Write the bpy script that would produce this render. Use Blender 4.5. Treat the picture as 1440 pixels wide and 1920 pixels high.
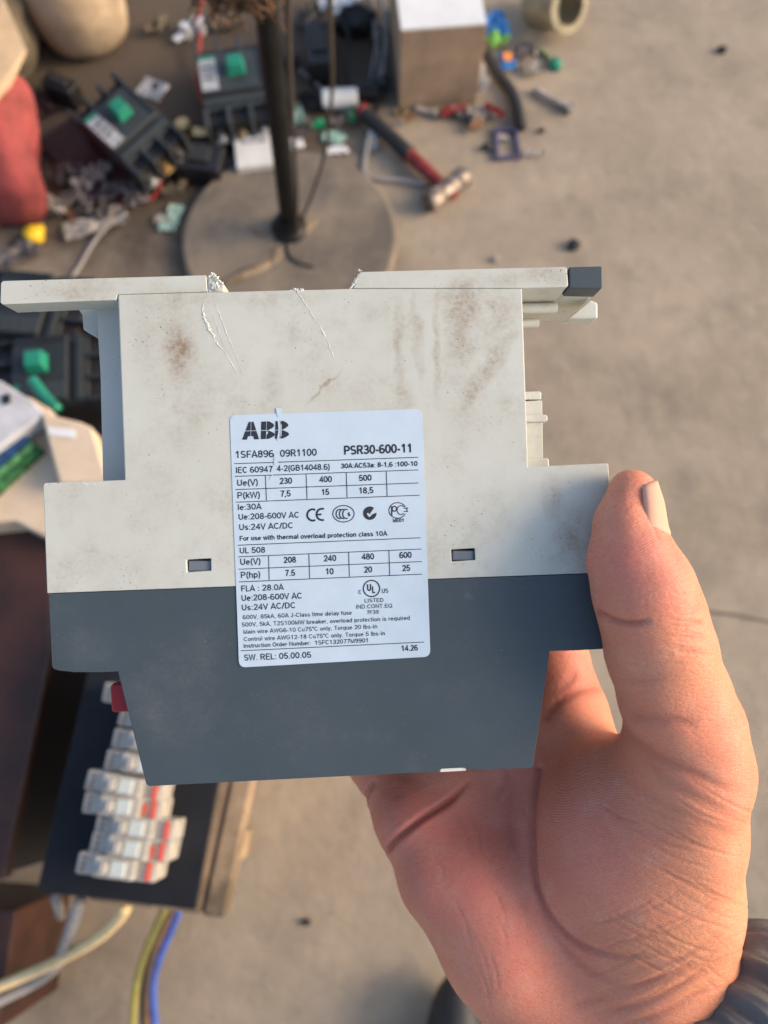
import bpy, bmesh, math, random
import numpy as np
from mathutils import Vector, Matrix, noise as mnoise
from mathutils.geometry import tessellate_polygon
R = math.radians
random.seed(7)
scene = bpy.context.scene
for o in list(bpy.data.objects): bpy.data.objects.remove(o)
C = scene.collection
# ------------------------------------------------------------------ camera
F_PX, CAM_H, TILT = 1443.0, 1.25, 18.0
cam_d = bpy.data.cameras.new('camera'); cam = bpy.data.objects.new('camera', cam_d); C.objects.link(cam)
cam.location = (0, 0, CAM_H); cam.rotation_euler = (R(TILT), 0, 0)
cam_d.sensor_fit = 'VERTICAL'; cam_d.sensor_height = 36.0; cam_d.sensor_width = 27.0
cam_d.lens = 36.0 * F_PX / 1920.0
cam_d.clip_start = 0.01; cam_d.clip_end = 400
cam_d.dof.use_dof = True; cam_d.dof.focus_distance = 0.191; cam_d.dof.aperture_fstop = 12.5
scene.camera = cam
# ------------------------------------------------------------------ sky, sun, exposure
SUN_EL, SUN_AZ = 26.0, 1.0          # degrees above the floor; degrees from +X towards +Y
w = bpy.data.worlds.new('World'); scene.world = w; w.use_nodes = True
nt = w.node_tree; nt.nodes.clear()
sky = nt.nodes.new('ShaderNodeTexSky'); sky.sky_type = 'NISHITA'; sky.sun_disc = False
sky.sun_elevation = R(SUN_EL); sky.sun_rotation = R(90 - SUN_AZ)
sky.air_density = 1.0; sky.dust_density = 3.0; sky.ozone_density = 0.5
bg = nt.nodes.new('ShaderNodeBackground'); bg.inputs[1].default_value = 0.15
wo = nt.nodes.new('ShaderNodeOutputWorld')
nt.links.new(sky.outputs[0], bg.inputs[0]); nt.links.new(bg.outputs[0], wo.inputs[0])
sd = bpy.data.lights.new('sun', 'SUN'); sun = bpy.data.objects.new('sun', sd); C.objects.link(sun)
sd.energy = 1.5; sd.angle = R(22.0); sd.color = (1.0, 0.74, 0.50)
sdir = Vector((math.cos(R(SUN_EL)) * math.cos(R(SUN_AZ)), math.cos(R(SUN_EL)) * math.sin(R(SUN_AZ)), math.sin(R(SUN_EL))))
sun.rotation_euler = sdir.to_track_quat('Z', 'Y').to_euler(); sun.location = sdir * 5
vs = scene.view_settings
vs.view_transform = 'Standard'; vs.look = 'None'; vs.exposure = 0.95; vs.gamma = 1.0; vs.use_curve_mapping = False
scene.cycles.use_denoising = True
scene.cycles.max_bounces = 6
# ------------------------------------------------------------------ helpers
CF = Vector((0, math.sin(R(TILT)), -math.cos(R(TILT)))); CU = Vector((0, math.cos(R(TILT)), math.sin(R(TILT))))
CX = Vector((1, 0, 0)); CO = Vector((0, 0, CAM_H))
def ray(px, py): return CF + CX * ((px - 720) / F_PX) + CU * ((960 - py) / F_PX)
def G(px, py, h=0.0):
    """point of the place at height h that the photograph shows at (px, py)"""
    d = ray(px, py); return CO + d * ((h - CAM_H) / d.z)
def proj(p):
    q = Vector(p) - CO; z = q.dot(CF); return 720 + F_PX * q.dot(CX) / z, 960 - F_PX * q.dot(CU) / z
def height_at(base, py):
    lo, hi = 0.0, 1.2
    for _ in range(40):
        m = (lo + hi) / 2
        if proj((base[0], base[1], m))[1] > py: lo = m
        else: hi = m
    return lo
def yaw(a, b, h=0.0):
    p, q = G(*a, h), G(*b, h); return math.atan2(q.y - p.y, q.x - p.x)

class MB:
    def __init__(s): s.v, s.f = [], []
    def add(s, vs_, fs):
        n = len(s.v); s.v += [Vector(p) for p in vs_]; s.f += [tuple(i + n for i in f) for f in fs]; return s
    def box(s, c, d, M=None, taper=1.0):
        x, y, z = d[0] / 2, d[1] / 2, d[2] / 2; t = taper
        p = [Vector(q) for q in ((-x, -y, -z), (x, -y, -z), (x, y, -z), (-x, y, -z), (-x*t, -y*t, z), (x*t, -y*t, z), (x*t, y*t, z), (-x*t, y*t, z))]
        if M is not None: p = [M @ q for q in p]
        c = Vector(c)
        return s.add([q + c for q in p], [(3, 2, 1, 0), (4, 5, 6, 7), (0, 1, 5, 4), (1, 2, 6, 5), (2, 3, 7, 6), (3, 0, 4, 7)])
    def prism(s, poly, z0, z1, holes=()):
        """poly in x,y (counter-clockwise seen from +z), from z0 (low) to z1 (high)"""
        loops = [list(poly)] + [list(h) for h in holes]
        def area(l): return sum(l[i][0] * l[(i+1) % len(l)][1] - l[(i+1) % len(l)][0] * l[i][1] for i in range(len(l)))
        if area(loops[0]) < 0: loops[0].reverse()
        for h in loops[1:]:
            if area(h) > 0: h.reverse()
        flat = [p for l in loops for p in l]; n = len(flat)
        tris = tessellate_polygon([[Vector((p[0], p[1], 0)) for p in l] for l in loops])
        vv = [(p[0], p[1], z1) for p in flat] + [(p[0], p[1], z0) for p in flat]; ff = []
        for t in tris:
            a, b, c = (Vector(flat[i] if len(flat[i]) == 2 else flat[i][:2]) for i in t)
            cr = (b - a).cross(c - a)
            if abs(cr) < 1e-16: continue
            t = t if cr > 0 else (t[0], t[2], t[1])
            ff.append(tuple(t)); ff.append((t[0] + n, t[2] + n, t[1] + n))
        k = 0
        for l in loops:
            m = len(l)
            for i in range(m):
                a, b = k + i, k + (i + 1) % m; ff.append((a + n, b + n, b, a))
            k += m
        return s.add(vv, ff)
    def cyl(s, p0, p1, r0, r1=None, n=20, caps=True):
        r1 = r0 if r1 is None else r1; p0, p1 = Vector(p0), Vector(p1)
        q = (p1 - p0).to_track_quat('Z', 'Y'); a = q @ Vector((1, 0, 0)); b = q @ Vector((0, 1, 0))
        vv = [p0 + (a * math.cos(t) + b * math.sin(t)) * r0 for t in [2*math.pi*i/n for i in range(n)]]
        vv += [p1 + (a * math.cos(t) + b * math.sin(t)) * r1 for t in [2*math.pi*i/n for i in range(n)]]
        ff = [(i, (i+1) % n, n + (i+1) % n, n + i) for i in range(n)]
        if caps: ff += [tuple(range(n - 1, -1, -1)), tuple(range(n, 2*n))]
        return s.add(vv, ff)
    def tube(s, pts, r, n=8, sub=6):
        P = smooth_path(pts, sub); m = len(P); rr = r if callable(r) else (lambda t: r)
        vv = []
        up = Vector((0, 0, 1))
        for i, p in enumerate(P):
            t = (P[min(i+1, m-1)] - P[max(i-1, 0)]).normalized()
            a = t.cross(up)
            if a.length < 1e-3: a = t.cross(Vector((0, 1, 0)))
            a.normalize(); b = t.cross(a).normalized()
            for k in range(n):
                an = 2*math.pi*k/n; vv.append(p + (a * math.cos(an) + b * math.sin(an)) * rr(i/(m-1)))
        ff = [(i*n+k, i*n+(k+1) % n, (i+1)*n+(k+1) % n, (i+1)*n+k) for i in range(m-1) for k in range(n)]
        ff += [tuple(range(n-1, -1, -1)), tuple(range((m-1)*n, m*n))]
        return s.add(vv, ff)
    def lathe(s, prof, n=40, c=(0, 0, 0), caps=True):
        c = Vector(c); m = len(prof); vv = []
        for r, z in prof:
            for k in range(n):
                a = 2*math.pi*k/n; vv.append(c + Vector((r*math.cos(a), r*math.sin(a), z)))
        ff = [(i*n+k, i*n+(k+1) % n, (i+1)*n+(k+1) % n, (i+1)*n+k) for i in range(m-1) for k in range(n)]
        if caps: ff += [tuple(range(n-1, -1, -1)), tuple(range((m-1)*n, m*n))]
        return s.add(vv, ff)
    def lump(s, c, r, amp=0.12, freq=2.0, seed=0.0, nu=24, nv=14, zmin=None):
        c = Vector(c); vv = []
        for i in range(nv + 1):
            th = math.pi * i / nv
            for k in range(nu):
                ph = 2*math.pi*k/nu; d = Vector((math.sin(th)*math.cos(ph), math.sin(th)*math.sin(ph), math.cos(th)))
                g = 1 + amp * mnoise.noise(d * freq + Vector((seed, seed*1.7, 0)))
                p = Vector((d.x*r[0]*g, d.y*r[1]*g, d.z*r[2]*g)) + c
                if zmin is not None: p.z = max(p.z, zmin)
                vv.append(p)
        ff = [(i*nu+k, (i+1)*nu+k, (i+1)*nu+(k+1) % nu, i*nu+(k+1) % nu) for i in range(nv) for k in range(nu)]
        return s.add(vv, ff)
    def rag(s, c, sx, sy, rz=0.0, amp=0.012, seed=0.0, n=10, th=0.0012, z=0.0):
        """crumpled sheet with a torn outline and real thickness"""
        vv = []; ca, sa = math.cos(rz), math.sin(rz)
        for lay in (0, 1):
            for i in range(n + 1):
                for j in range(n + 1):
                    u, v = i/n*2-1, j/n*2-1
                    e = 1 + 0.25 * mnoise.noise(Vector((u*1.6+seed, v*1.6, seed*2.1)))
                    x, y = u*sx/2*e, v*sy/2*e
                    h = amp * (0.9 + mnoise.noise(Vector((u*2.2, v*2.2, seed+5))) + 0.5*mnoise.noise(Vector((u*5, v*5, seed+9))))
                    vv.append(Vector((c[0]+x*ca-y*sa, c[1]+x*sa+y*ca, z+max(0.0008, h)+(th if lay else 0))))
        m = (n+1)**2; q = lambda i, j: i*(n+1)+j; ff = []
        for i in range(n):
            for j in range(n):
                ff.append((q(i, j)+m, q(i+1, j)+m, q(i+1, j+1)+m, q(i, j+1)+m)); ff.append((q(i, j), q(i, j+1), q(i+1, j+1), q(i+1, j)))
        rim = [q(i, 0) for i in range(n+1)] + [q(n, j) for j in range(1, n+1)] + [q(i, n) for i in range(n-1, -1, -1)] + [q(0, j) for j in range(n-1, 0, -1)]
        for a in range(len(rim)):
            i, j = rim[a], rim[(a+1) % len(rim)]; ff.append((i, j, j+m, i+m))
        return s.add(vv, ff)
    def xf(s, M): s.v = [M @ p for p in s.v]; return s
    def mesh(s, name, smooth=False):
        me = bpy.data.meshes.new(name); me.from_pydata([tuple(p) for p in s.v], [], s.f); me.validate()
        bm = bmesh.new(); bm.from_mesh(me); bmesh.ops.recalc_face_normals(bm, faces=bm.faces[:]); bm.to_mesh(me); bm.free()
        if smooth: me.polygons.foreach_set('use_smooth', [True]*len(me.polygons))
        return me
    def build(s, name, mat, parent=None, bevel=0.0, smooth=False, loc=None, segs=2):
        me = s.mesh(name, smooth); me.materials.append(mat)
        o = bpy.data.objects.new(name, me); C.objects.link(o)
        if parent is not None: o.parent = parent
        if loc is not None: o.location = loc
        if bevel:
            b = o.modifiers.new('bevel', 'BEVEL'); b.width = bevel; b.segments = segs; b.limit_method = 'ANGLE'; b.angle_limit = R(35)
        return o
def smooth_path(pts, sub=6):
    P = [Vector(p) for p in pts]
    if len(P) < 3 or sub <= 1: return P
    out = []
    for i in range(len(P)-1):
        p0, p1, p2, p3 = P[max(i-1, 0)], P[i], P[i+1], P[min(i+2, len(P)-1)]
        for k in range(sub):
            t = k/sub
            out.append(0.5*((2*p1) + (p2-p0)*t + (2*p0-5*p1+4*p2-p3)*t*t + (3*p1-p0-3*p2+p3)*t*t*t))
    return out + [P[-1]]
def tag(o, label=None, cat=None, group=None, kind=None):
    if label: o['label'] = label
    if cat: o['category'] = cat
    if group: o['group'] = group
    if kind: o['kind'] = kind
    return o
def thing(name, label, cat, loc=(0, 0, 0), rz=0.0, group=None, rot=None):
    o = bpy.data.objects.new(name, None); C.objects.link(o); o.empty_display_size = 0.02
    o.location = loc; o.rotation_euler = rot if rot is not None else (0, 0, rz)
    return tag(o, label, cat, group)
def copy_tree(o, parent=None):
    c = o.copy(); C.objects.link(c); c.parent = parent
    for ch in list(o.children): copy_tree(ch, c)
    return c
# ------------------------------------------------------------------ materials
def lin(c):  # display rgb 0-255 -> linear
    return tuple((x/255/12.92 if x/255 <= 0.04045 else ((x/255+0.055)/1.055)**2.4) for x in c)
def mat(name, col, rough=0.6, metal=0.0, var=0.12, scale=30.0, bump=0.0, bscale=None, spec=0.5, sss=0.0, col2=None, alpha=None, trans=0.0):
    m = bpy.data.materials.new(name); m.use_nodes = True; n = m.node_tree; L = n.links
    b = n.nodes['Principled BSDF']; b.inputs['Roughness'].default_value = rough; b.inputs['Metallic'].default_value = metal
    b.inputs['Specular IOR Level'].default_value = spec
    tc = n.nodes.new('ShaderNodeTexCoord')
    nz = n.nodes.new('ShaderNodeTexNoise'); nz.inputs['Scale'].default_value = scale; nz.inputs['Detail'].default_value = 5; nz.inputs['Roughness'].default_value = 0.65
    L.new(tc.outputs['Object'], nz.inputs['Vector'])
    mx = n.nodes.new('ShaderNodeMix'); mx.data_type = 'RGBA'
    c2 = col2 if col2 else tuple(x*(1-var*2.2) for x in col)
    mx.inputs[6].default_value = (*[min(1, x*(1+var*0.6)) for x in col], 1); mx.inputs[7].default_value = (*c2, 1)
    rp = n.nodes.new('ShaderNodeMapRange'); rp.inputs[1].default_value = 0.36; rp.inputs[2].default_value = 0.66
    L.new(nz.outputs[0], rp.inputs[0]); L.new(rp.outputs[0], mx.inputs[0]); L.new(mx.outputs[2], b.inputs['Base Color'])
    if bump:
        n2 = n.nodes.new('ShaderNodeTexNoise'); n2.inputs['Scale'].default_value = bscale or scale*6; n2.inputs['Detail'].default_value = 4
        L.new(tc.outputs['Object'], n2.inputs['Vector'])
        bp = n.nodes.new('ShaderNodeBump'); bp.inputs['Strength'].default_value = bump; bp.inputs['Distance'].default_value = 0.002
        L.new(n2.outputs[0], bp.inputs['Height']); L.new(bp.outputs[0], b.inputs['Normal'])
    if trans: b.inputs['Transmission Weight'].default_value = trans
    if sss: b.inputs['Subsurface Weight'].default_value = sss
    return m
def spots(n, L, vec, lst):
    """sum of soft elliptical patches: (cx, cy, rx, ry, angle, strength) in the vector's own units"""
    out = None
    for cx, cy, rx, ry, an, st in lst:
        mp = n.nodes.new('ShaderNodeMapping'); mp.vector_type = 'TEXTURE'
        mp.inputs['Location'].default_value = (cx, cy, 0); mp.inputs['Rotation'].default_value = (0, 0, R(an)); mp.inputs['Scale'].default_value = (rx, ry, 1e3)
        g = n.nodes.new('ShaderNodeTexGradient'); g.gradient_type = 'SPHERICAL'
        L.new(vec, mp.inputs['Vector']); L.new(mp.outputs[0], g.inputs['Vector'])
        ml = n.nodes.new('ShaderNodeMath'); ml.operation = 'MULTIPLY_ADD'; ml.inputs[1].default_value = st
        L.new(g.outputs['Fac'], ml.inputs[0])
        if out is not None: L.new(out, ml.inputs[2])
        else: ml.inputs[2].default_value = 0.0
        out = ml.outputs[0]
    return out
def mathn(n, L, op, a, b=None, c=None, clamp=False):
    m = n.nodes.new('ShaderNodeMath'); m.operation = op; m.use_clamp = clamp
    for i, x in enumerate((a, b, c)):
        if x is None: continue
        if isinstance(x, (int, float)): m.inputs[i].default_value = x
        else: L.new(x, m.inputs[i])
    return m.outputs[0]
def mixc(n, L, fac, a, b):
    m = n.nodes.new('ShaderNodeMix'); m.data_type = 'RGBA'
    for k, x in ((0, fac), (6, a), (7, b)):
        if isinstance(x, (int, float)): m.inputs[k].default_value = x
        elif isinstance(x, tuple): m.inputs[k].default_value = (*x, 1)
        else: L.new(x, m.inputs[k])
    return m.outputs[2]
def noise(n, L, vec, scale, detail=4, rough=0.6, lo=0.0, hi=1.0):
    t = n.nodes.new('ShaderNodeTexNoise'); t.inputs['Scale'].default_value = scale; t.inputs['Detail'].default_value = detail; t.inputs['Roughness'].default_value = rough
    L.new(vec, t.inputs['Vector'])
    m = n.nodes.new('ShaderNodeMapRange'); m.inputs[1].default_value = lo; m.inputs[2].default_value = hi
    L.new(t.outputs[0], m.inputs[0]); return m.outputs[0]
M = {}
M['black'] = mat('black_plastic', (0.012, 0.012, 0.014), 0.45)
M['rubber'] = mat('black_rubber', (0.018, 0.018, 0.019), 0.7)
M['brk_base'] = mat('breaker_base', (0.016, 0.012, 0.012), 0.5)
M['brk_cover'] = mat('breaker_cover', (0.032, 0.039, 0.043), 0.5, bump=0.1)
M['brk_shaded'] = mat('breaker_cover_shaded', (0.016, 0.02, 0.023), 0.55)  # darker copy of the breaker cover, shade painted into the colour
M['teal'] = mat('teal_plastic', (0.012, 0.216, 0.14), 0.45)
M['plate'] = mat('light_grey_plate', (0.42, 0.44, 0.46), 0.5, var=0.25, scale=150)
M['silver'] = mat('tinned_metal', (0.68, 0.66, 0.62), 0.32, 0.9, var=0.3, scale=60)
M['brass'] = mat('brass', (0.75, 0.55, 0.26), 0.35, 0.9, var=0.3, scale=60)
M['steel'] = mat('worn_steel', (0.30, 0.245, 0.20), 0.55, 0.5, var=0.4, scale=40, bump=0.3)
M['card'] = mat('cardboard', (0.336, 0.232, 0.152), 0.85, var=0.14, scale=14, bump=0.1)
M['card_lit'] = mat('sunlit_cardboard', (0.496, 0.36, 0.224), 0.85, var=0.1, scale=14)  # brighter copy of the cardboard, sunlight put into the colour
M['white'] = mat('white_plastic', (0.624, 0.616, 0.592), 0.5, var=0.06)
M['paper'] = mat('white_paper', (0.656, 0.664, 0.664), 0.8, var=0.04)
M['clay'] = mat('cream_clay', (0.48, 0.368, 0.248), 0.75, var=0.2, scale=9, bump=0.2)
M['red'] = mat('red_sack', (0.32, 0.06, 0.0576), 0.85, var=0.25, scale=14, bump=0.4, bscale=60)
M['redp'] = mat('red_plastic', (0.24, 0.025, 0.022), 0.5, var=0.25, scale=50)
M['olive'] = mat('olive_sack', (0.14, 0.115, 0.08), 0.9, var=0.2, scale=14, bump=0.5)
M['yellow'] = mat('yellow_plastic', (0.85, 0.55, 0.03), 0.45)
M['scrap'] = mat('dirty_clear_plastic', (0.13, 0.115, 0.115), 0.4, var=0.4, scale=40)
M['scrapw'] = mat('dirty_white_sheet', (0.34, 0.305, 0.275), 0.7, var=0.3, scale=40)
M['mint'] = mat('pale_green_plastic', (0.30, 0.46, 0.38), 0.3, var=0.15)
M['green'] = mat('green_plastic', (0.02, 0.35, 0.14), 0.4)
M['blue'] = mat('blue_wrapper', (0.03, 0.24, 0.62), 0.35, var=0.2, scale=50)
M['lime'] = mat('lime_wrapper', (0.22, 0.52, 0.10), 0.35, var=0.2, scale=50)
M['orange'] = mat('orange_print', (0.85, 0.30, 0.05), 0.5)
M['purple'] = mat('violet_plastic', (0.085, 0.075, 0.15), 0.5)
M['pipe'] = mat('cream_pipe', (0.288, 0.248, 0.16), 0.6, var=0.2)
M['wirered'] = mat('red_wire', (0.38, 0.03, 0.025), 0.45)
M['wiregrey'] = mat('grey_wire', (0.30, 0.28, 0.27), 0.5)
M['wirecream'] = mat('cream_cable', (0.85, 0.62, 0.32), 0.5, var=0.1)
M['wireblue'] = mat('blue_wire', (0.06, 0.13, 0.50), 0.45)
M['wireyg'] = mat('yellow_green_wire', (0.42, 0.36, 0.08), 0.45)
M['wirebrown'] = mat('brown_wire', (0.30, 0.15, 0.07), 0.5)
M['fibre'] = mat('brown_fibre', (0.16, 0.085, 0.045), 0.9, var=0.3)
M['polem'] = mat('black_painted_pole', (0.008, 0.008, 0.008), 0.45, var=0.3, scale=30, spec=0.3)
M['foil'] = mat('silver_film', (0.75, 0.78, 0.80), 0.25, 0.2, var=0.3, scale=40)
M['navy'] = mat('navy_board', (0.0072, 0.0088, 0.0136), 0.7, var=0.2, scale=20, spec=0.3)
M['wood'] = mat('worn_wood', (0.30, 0.21, 0.13), 0.8, var=0.3, scale=12, bump=0.3)
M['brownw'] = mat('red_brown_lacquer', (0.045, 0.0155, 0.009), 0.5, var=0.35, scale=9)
M['mcbw'] = mat('breaker_module_white', (0.42, 0.392, 0.35), 0.5, var=0.16, scale=60)
M['mcbg'] = mat('breaker_module_window', (0.45, 0.50, 0.48), 0.35, var=0.1)
M['print'] = mat('black_print', (0.03, 0.03, 0.035), 0.6)
M['printr'] = mat('red_print', (0.75, 0.10, 0.05), 0.5)
M['pcb'] = mat('green_terminal', (0.03, 0.15, 0.045), 0.6, var=0.4, scale=90)
M['pcbblue'] = mat('blue_terminal', (0.012, 0.06, 0.17), 0.5, var=0.3, scale=90)
M['pcblime'] = mat('light_green_terminal', (0.10, 0.28, 0.10), 0.5, var=0.4, scale=90)
M['cream'] = mat('cream_case', (0.592, 0.464, 0.336), 0.55, var=0.06)
M['greycase'] = mat('grey_case', (0.50, 0.50, 0.52), 0.5)
M['stone'] = mat('dark_stone', (0.03, 0.03, 0.032), 0.85, var=0.3, bump=0.5)
M['shoe'] = mat('dark_shoe', (0.02, 0.021, 0.025), 0.6)

# floor ----------------------------------------------------------------------
def floor_material():
    m = bpy.data.materials.new('concrete_floor'); m.use_nodes = True; n = m.node_tree; L = n.links
    b = n.nodes['Principled BSDF']; b.inputs['Roughness'].default_value = 0.85; b.inputs['Specular IOR Level'].default_value = 0.3
    tc = n.nodes.new('ShaderNodeTexCoord'); V = tc.outputs['Object']
    n1 = noise(n, L, V, 4.5, 7, 0.65, 0.36, 0.64); n2 = noise(n, L, V, 22, 6, 0.7, 0.3, 0.7); n3 = noise(n, L, V, 7, 5, 0.6, 0.54, 0.72)
    base = mixc(n, L, n1, (0.385, 0.315, 0.232), (0.29, 0.238, 0.176))
    base = mixc(n, L, mathn(n, L, 'MULTIPLY', n2, 0.4), base, (0.2, 0.164, 0.132))
    base = mixc(n, L, mathn(n, L, 'MULTIPLY', n3, 0.55), base, (0.152, 0.136, 0.112))
    # trodden-in grease and dirt, with shapes of their own
    wn = n.nodes.new('ShaderNodeTexNoise'); wn.inputs['Scale'].default_value = 5.5; wn.inputs['Detail'].default_value = 5; L.new(V, wn.inputs['Vector'])
    wv = n.nodes.new('ShaderNodeVectorMath'); wv.operation = 'MULTIPLY_ADD'; wv.inputs[1].default_value = (0.22, 0.22, 0); L.new(wn.outputs['Color'], wv.inputs[0])
    off = n.nodes.new('ShaderNodeVectorMath'); off.operation = 'SUBTRACT'; off.inputs[1].default_value = (0.11, 0.11, 0); L.new(V, off.inputs[0]); L.new(off.outputs[0], wv.inputs[2])
    def sp(px, py, rx, ry, an, st): p = G(px, py); return (p.x, p.y, rx, ry, an, st)
    grease = spots(n, L, wv.outputs[0], [sp(330, 100, 0.56, 0.46, 10, 3.0), sp(150, 330, 0.40, 0.32, 0, 2.0), sp(650, 120, 0.26, 0.26, 0, 0.8),
        sp(560, 250, 0.20, 0.16, 0, 0.8), sp(480, 560, 0.42, 0.20, 0, 0.9), sp(140, 1800, 0.24, 0.24, 0, 0.55), sp(900, 225, 0.16, 0.06, 0, 0.5), sp(1400, 1010, 0.16, 0.12, 0, 0.32), sp(1250, 700, 0.14, 0.1, 0, 0.22), sp(1330, 760, 0.3, 0.12, 20, 0.18), sp(600, 1700, 0.25, 0.2, 20, 0.15), sp(1030, 800, 0.1, 0.3, 30, 0.15)])
    gm = mathn(n, L, 'MULTIPLY', grease, mathn(n, L, 'MULTIPLY_ADD', n2, 0.5, 0.7), clamp=True)
    base = mixc(n, L, mathn(n, L, 'MULTIPLY', gm, 0.85), base, (0.060, 0.044, 0.032))
    sk = noise(n, L, V, 70, 2, 0.5, 0.70, 0.76)
    base = mixc(n, L, mathn(n, L, 'MULTIPLY', sk, 0.5), base, (0.09, 0.08, 0.07))
    L.new(base, b.inputs['Base Color'])
    bp = n.nodes.new('ShaderNodeBump'); bp.inputs['Strength'].default_value = 0.35; bp.inputs['Distance'].default_value = 0.01
    L.new(noise(n, L, V, 30, 8, 0.7), bp.inputs['Height']); L.new(bp.outputs[0], b.inputs['Normal'])
    return m
fl = MB().add([(-40, -40, 0), (40, -40, 0), (40, 40, 0), (-40, 40, 0)], [(0, 1, 2, 3)]).build('floor', floor_material())
tag(fl, 'worn tan concrete floor with grease stains', None, kind='structure')
# the joint in the concrete behind the thumb: a thin raised seam of dark filler
M['seam'] = mat('dark_joint', (0.16, 0.128, 0.096), 0.9)
jm = MB()
jp = [G(1180, 1125), G(1315, 1146), G(1375, 1153), G(1440, 1166), G(1600, 1190)]
for i in range(len(jp)-1):
    a, b_ = jp[i], jp[i+1]; t = (b_-a).normalized(); s_ = Vector((-t.y, t.x, 0))*0.0028
    jm.add([a-s_+Vector((0, 0, .0006)), b_-s_+Vector((0, 0, .0006)), b_+s_+Vector((0, 0, .0006)), a+s_+Vector((0, 0, .0006))], [(0, 1, 2, 3)])
jo = jm.build('floor_joint', M['seam'], fl)
# ================================================================== the held device
DZ = 190.0   # millimetres from the lens to the face of the device
def Lc(px, py, z=DZ): return Vector(((px-720)*z/F_PX/1000, -(py-960)*z/F_PX/1000, (DZ-z)/1000))
def L2(px, py): p = Lc(px, py); return (p.x, p.y)
dev_loc = CO + CF*(DZ/1000)
dev = thing('soft_starter', 'cream and grey plastic motor starter held in the hand, white rating label on it', 'device', dev_loc, rot=(R(TILT), 0, 0))

def housing_material(name, c_main, c_alt, stains, dirt, speck, rough, fine=1.0):
    m = bpy.data.materials.new(name); m.use_nodes = True; n = m.node_tree; L = n.links
    b = n.nodes['Principled BSDF']; b.inputs['Roughness'].default_value = rough; b.inputs['Specular IOR Level'].default_value = 0.35
    tc = n.nodes.new('ShaderNodeTexCoord'); V = tc.outputs['Object']
    base = mixc(n, L, noise(n, L, V, 35, 5, 0.6, 0.35, 0.68), c_main, c_alt)
    grain = noise(n, L, V, 900, 3, 0.6, 0.3, 0.7); mid = noise(n, L, V, 190, 5, 0.7, 0.38, 0.68); big = noise(n, L, V, 60, 4, 0.6, 0.42, 0.66)
    wn = n.nodes.new('ShaderNodeTexNoise'); wn.inputs['Scale'].default_value = 140; wn.inputs['Detail'].default_value = 4; L.new(V, wn.inputs['Vector'])
    wv = n.nodes.new('ShaderNodeVectorMath'); wv.operation = 'MULTIPLY_ADD'; wv.inputs[1].default_value = (0.005, 0.005, 0)
    off = n.nodes.new('ShaderNodeVectorMath'); off.operation = 'SUBTRACT'; off.inputs[1].default_value = (0.0025, 0.0025, 0)
    L.new(V, off.inputs[0]); L.new(wn.outputs['Color'], wv.inputs[0]); L.new(off.outputs[0], wv.inputs[2])
    if stains:
        lst = [(*L2(x, y), rx*DZ/F_PX/1000, ry*DZ/F_PX/1000, an, st) for x, y, rx, ry, an, st in stains]
        s = spots(n, L, wv.outputs[0], lst)
        tex = mathn(n, L, 'MULTIPLY', mathn(n, L, 'MULTIPLY_ADD', mid, 0.65, 0.38), mathn(n, L, 'MULTIPLY_ADD', grain, 0.75, 0.5))
        base = mixc(n, L, mathn(n, L, 'MULTIPLY', s, tex, clamp=True), base, dirt)
    # overall film of fine dirt and sparse dark specks
    base = mixc(n, L, mathn(n, L, 'MULTIPLY', mathn(n, L, 'MULTIPLY', big, mathn(n, L, 'MULTIPLY', mid, mathn(n, L, 'MULTIPLY_ADD', grain, 0.8, 0.4))), 0.42*fine), base, dirt)
    sp_ = noise(n, L, V, 1300, 2, 0.5, 0.66, 0.70); clus = noise(n, L, V, 75, 3, 0.6, 0.50, 0.66)
    base = mixc(n, L, mathn(n, L, 'MULTIPLY', mathn(n, L, 'MULTIPLY', sp_, clus), 0.8 if fine > .4 else 0.22), base, speck)
    L.new(base, b.inputs['Base Color'])
    bp = n.nodes.new('ShaderNodeBump'); bp.inputs['Strength'].default_value = 0.10; bp.inputs['Distance'].default_value = 0.00015
    L.new(noise(n, L, V, 2600, 2, 0.5), bp.inputs['Height']); L.new(bp.outputs[0], b.inputs['Normal'])
    return m
STAINS = [(335, 665, 36, 72, 4, .95), (340, 655, 18, 46, 0, .4), (315, 640, 75, 120, 0, 0.5), (350, 790, 40, 90, 0, 0.4), (330, 560, 90, 30, 0, 0.4),
          (748, 650, 14, 110, 0, 0.75), (782, 640, 13, 100, 6, 0.75), (818, 650, 11, 120, 2, 0.7), (866, 600, 42, 95, -4, 1.05), (850, 560, 90, 34, 0, 0.5),
          (918, 690, 22, 105, -36, 1.0), (935, 600, 40, 80, -20, 0.6), (870, 760, 60, 110, 0, 0.42), (760, 770, 26, 90, 0, 0.5), (510, 725, 24, 70, 0, 0.45), (495, 560, 200, 22, 0, 0.25),
          (607, 725, 5, 58, -42, 1.1), (1035, 930, 24, 55, 5, 0.75), (1075, 1010, 60, 80, 0, 0.6), (1030, 520, 60, 28, 0, 0.8), (700, 590, 40, 40, 0, 0.3),
          (660, 740, 120, 60, 0, 0.3), (180, 1050, 110, 40, 0, 0.2), (300, 930, 60, 70, 0, 0.25), (120, 545, 120, 26, 0, 0.3), (960, 520, 60, 24, 0, 0.55), (810, 1045, 18, 60, 0, 0.35)]
M['dev_cream'] = housing_material('aged_cream_housing', (0.50, 0.518, 0.470), (0.468, 0.482, 0.43), STAINS, (0.26, 0.192, 0.13), (0.07, 0.055, 0.04), 0.55)
GST = [(285, 1340, 40, 80, 20, 0.32), (375, 1215, 50, 50, 0, 0.22), (160, 1215, 60, 50, 0, 0.3), (330, 1300, 120, 160, 0, 0.22), (560, 1350, 160, 120, 0, 0.12), (880, 1120, 14, 10, 0, 0.4)]
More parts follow.
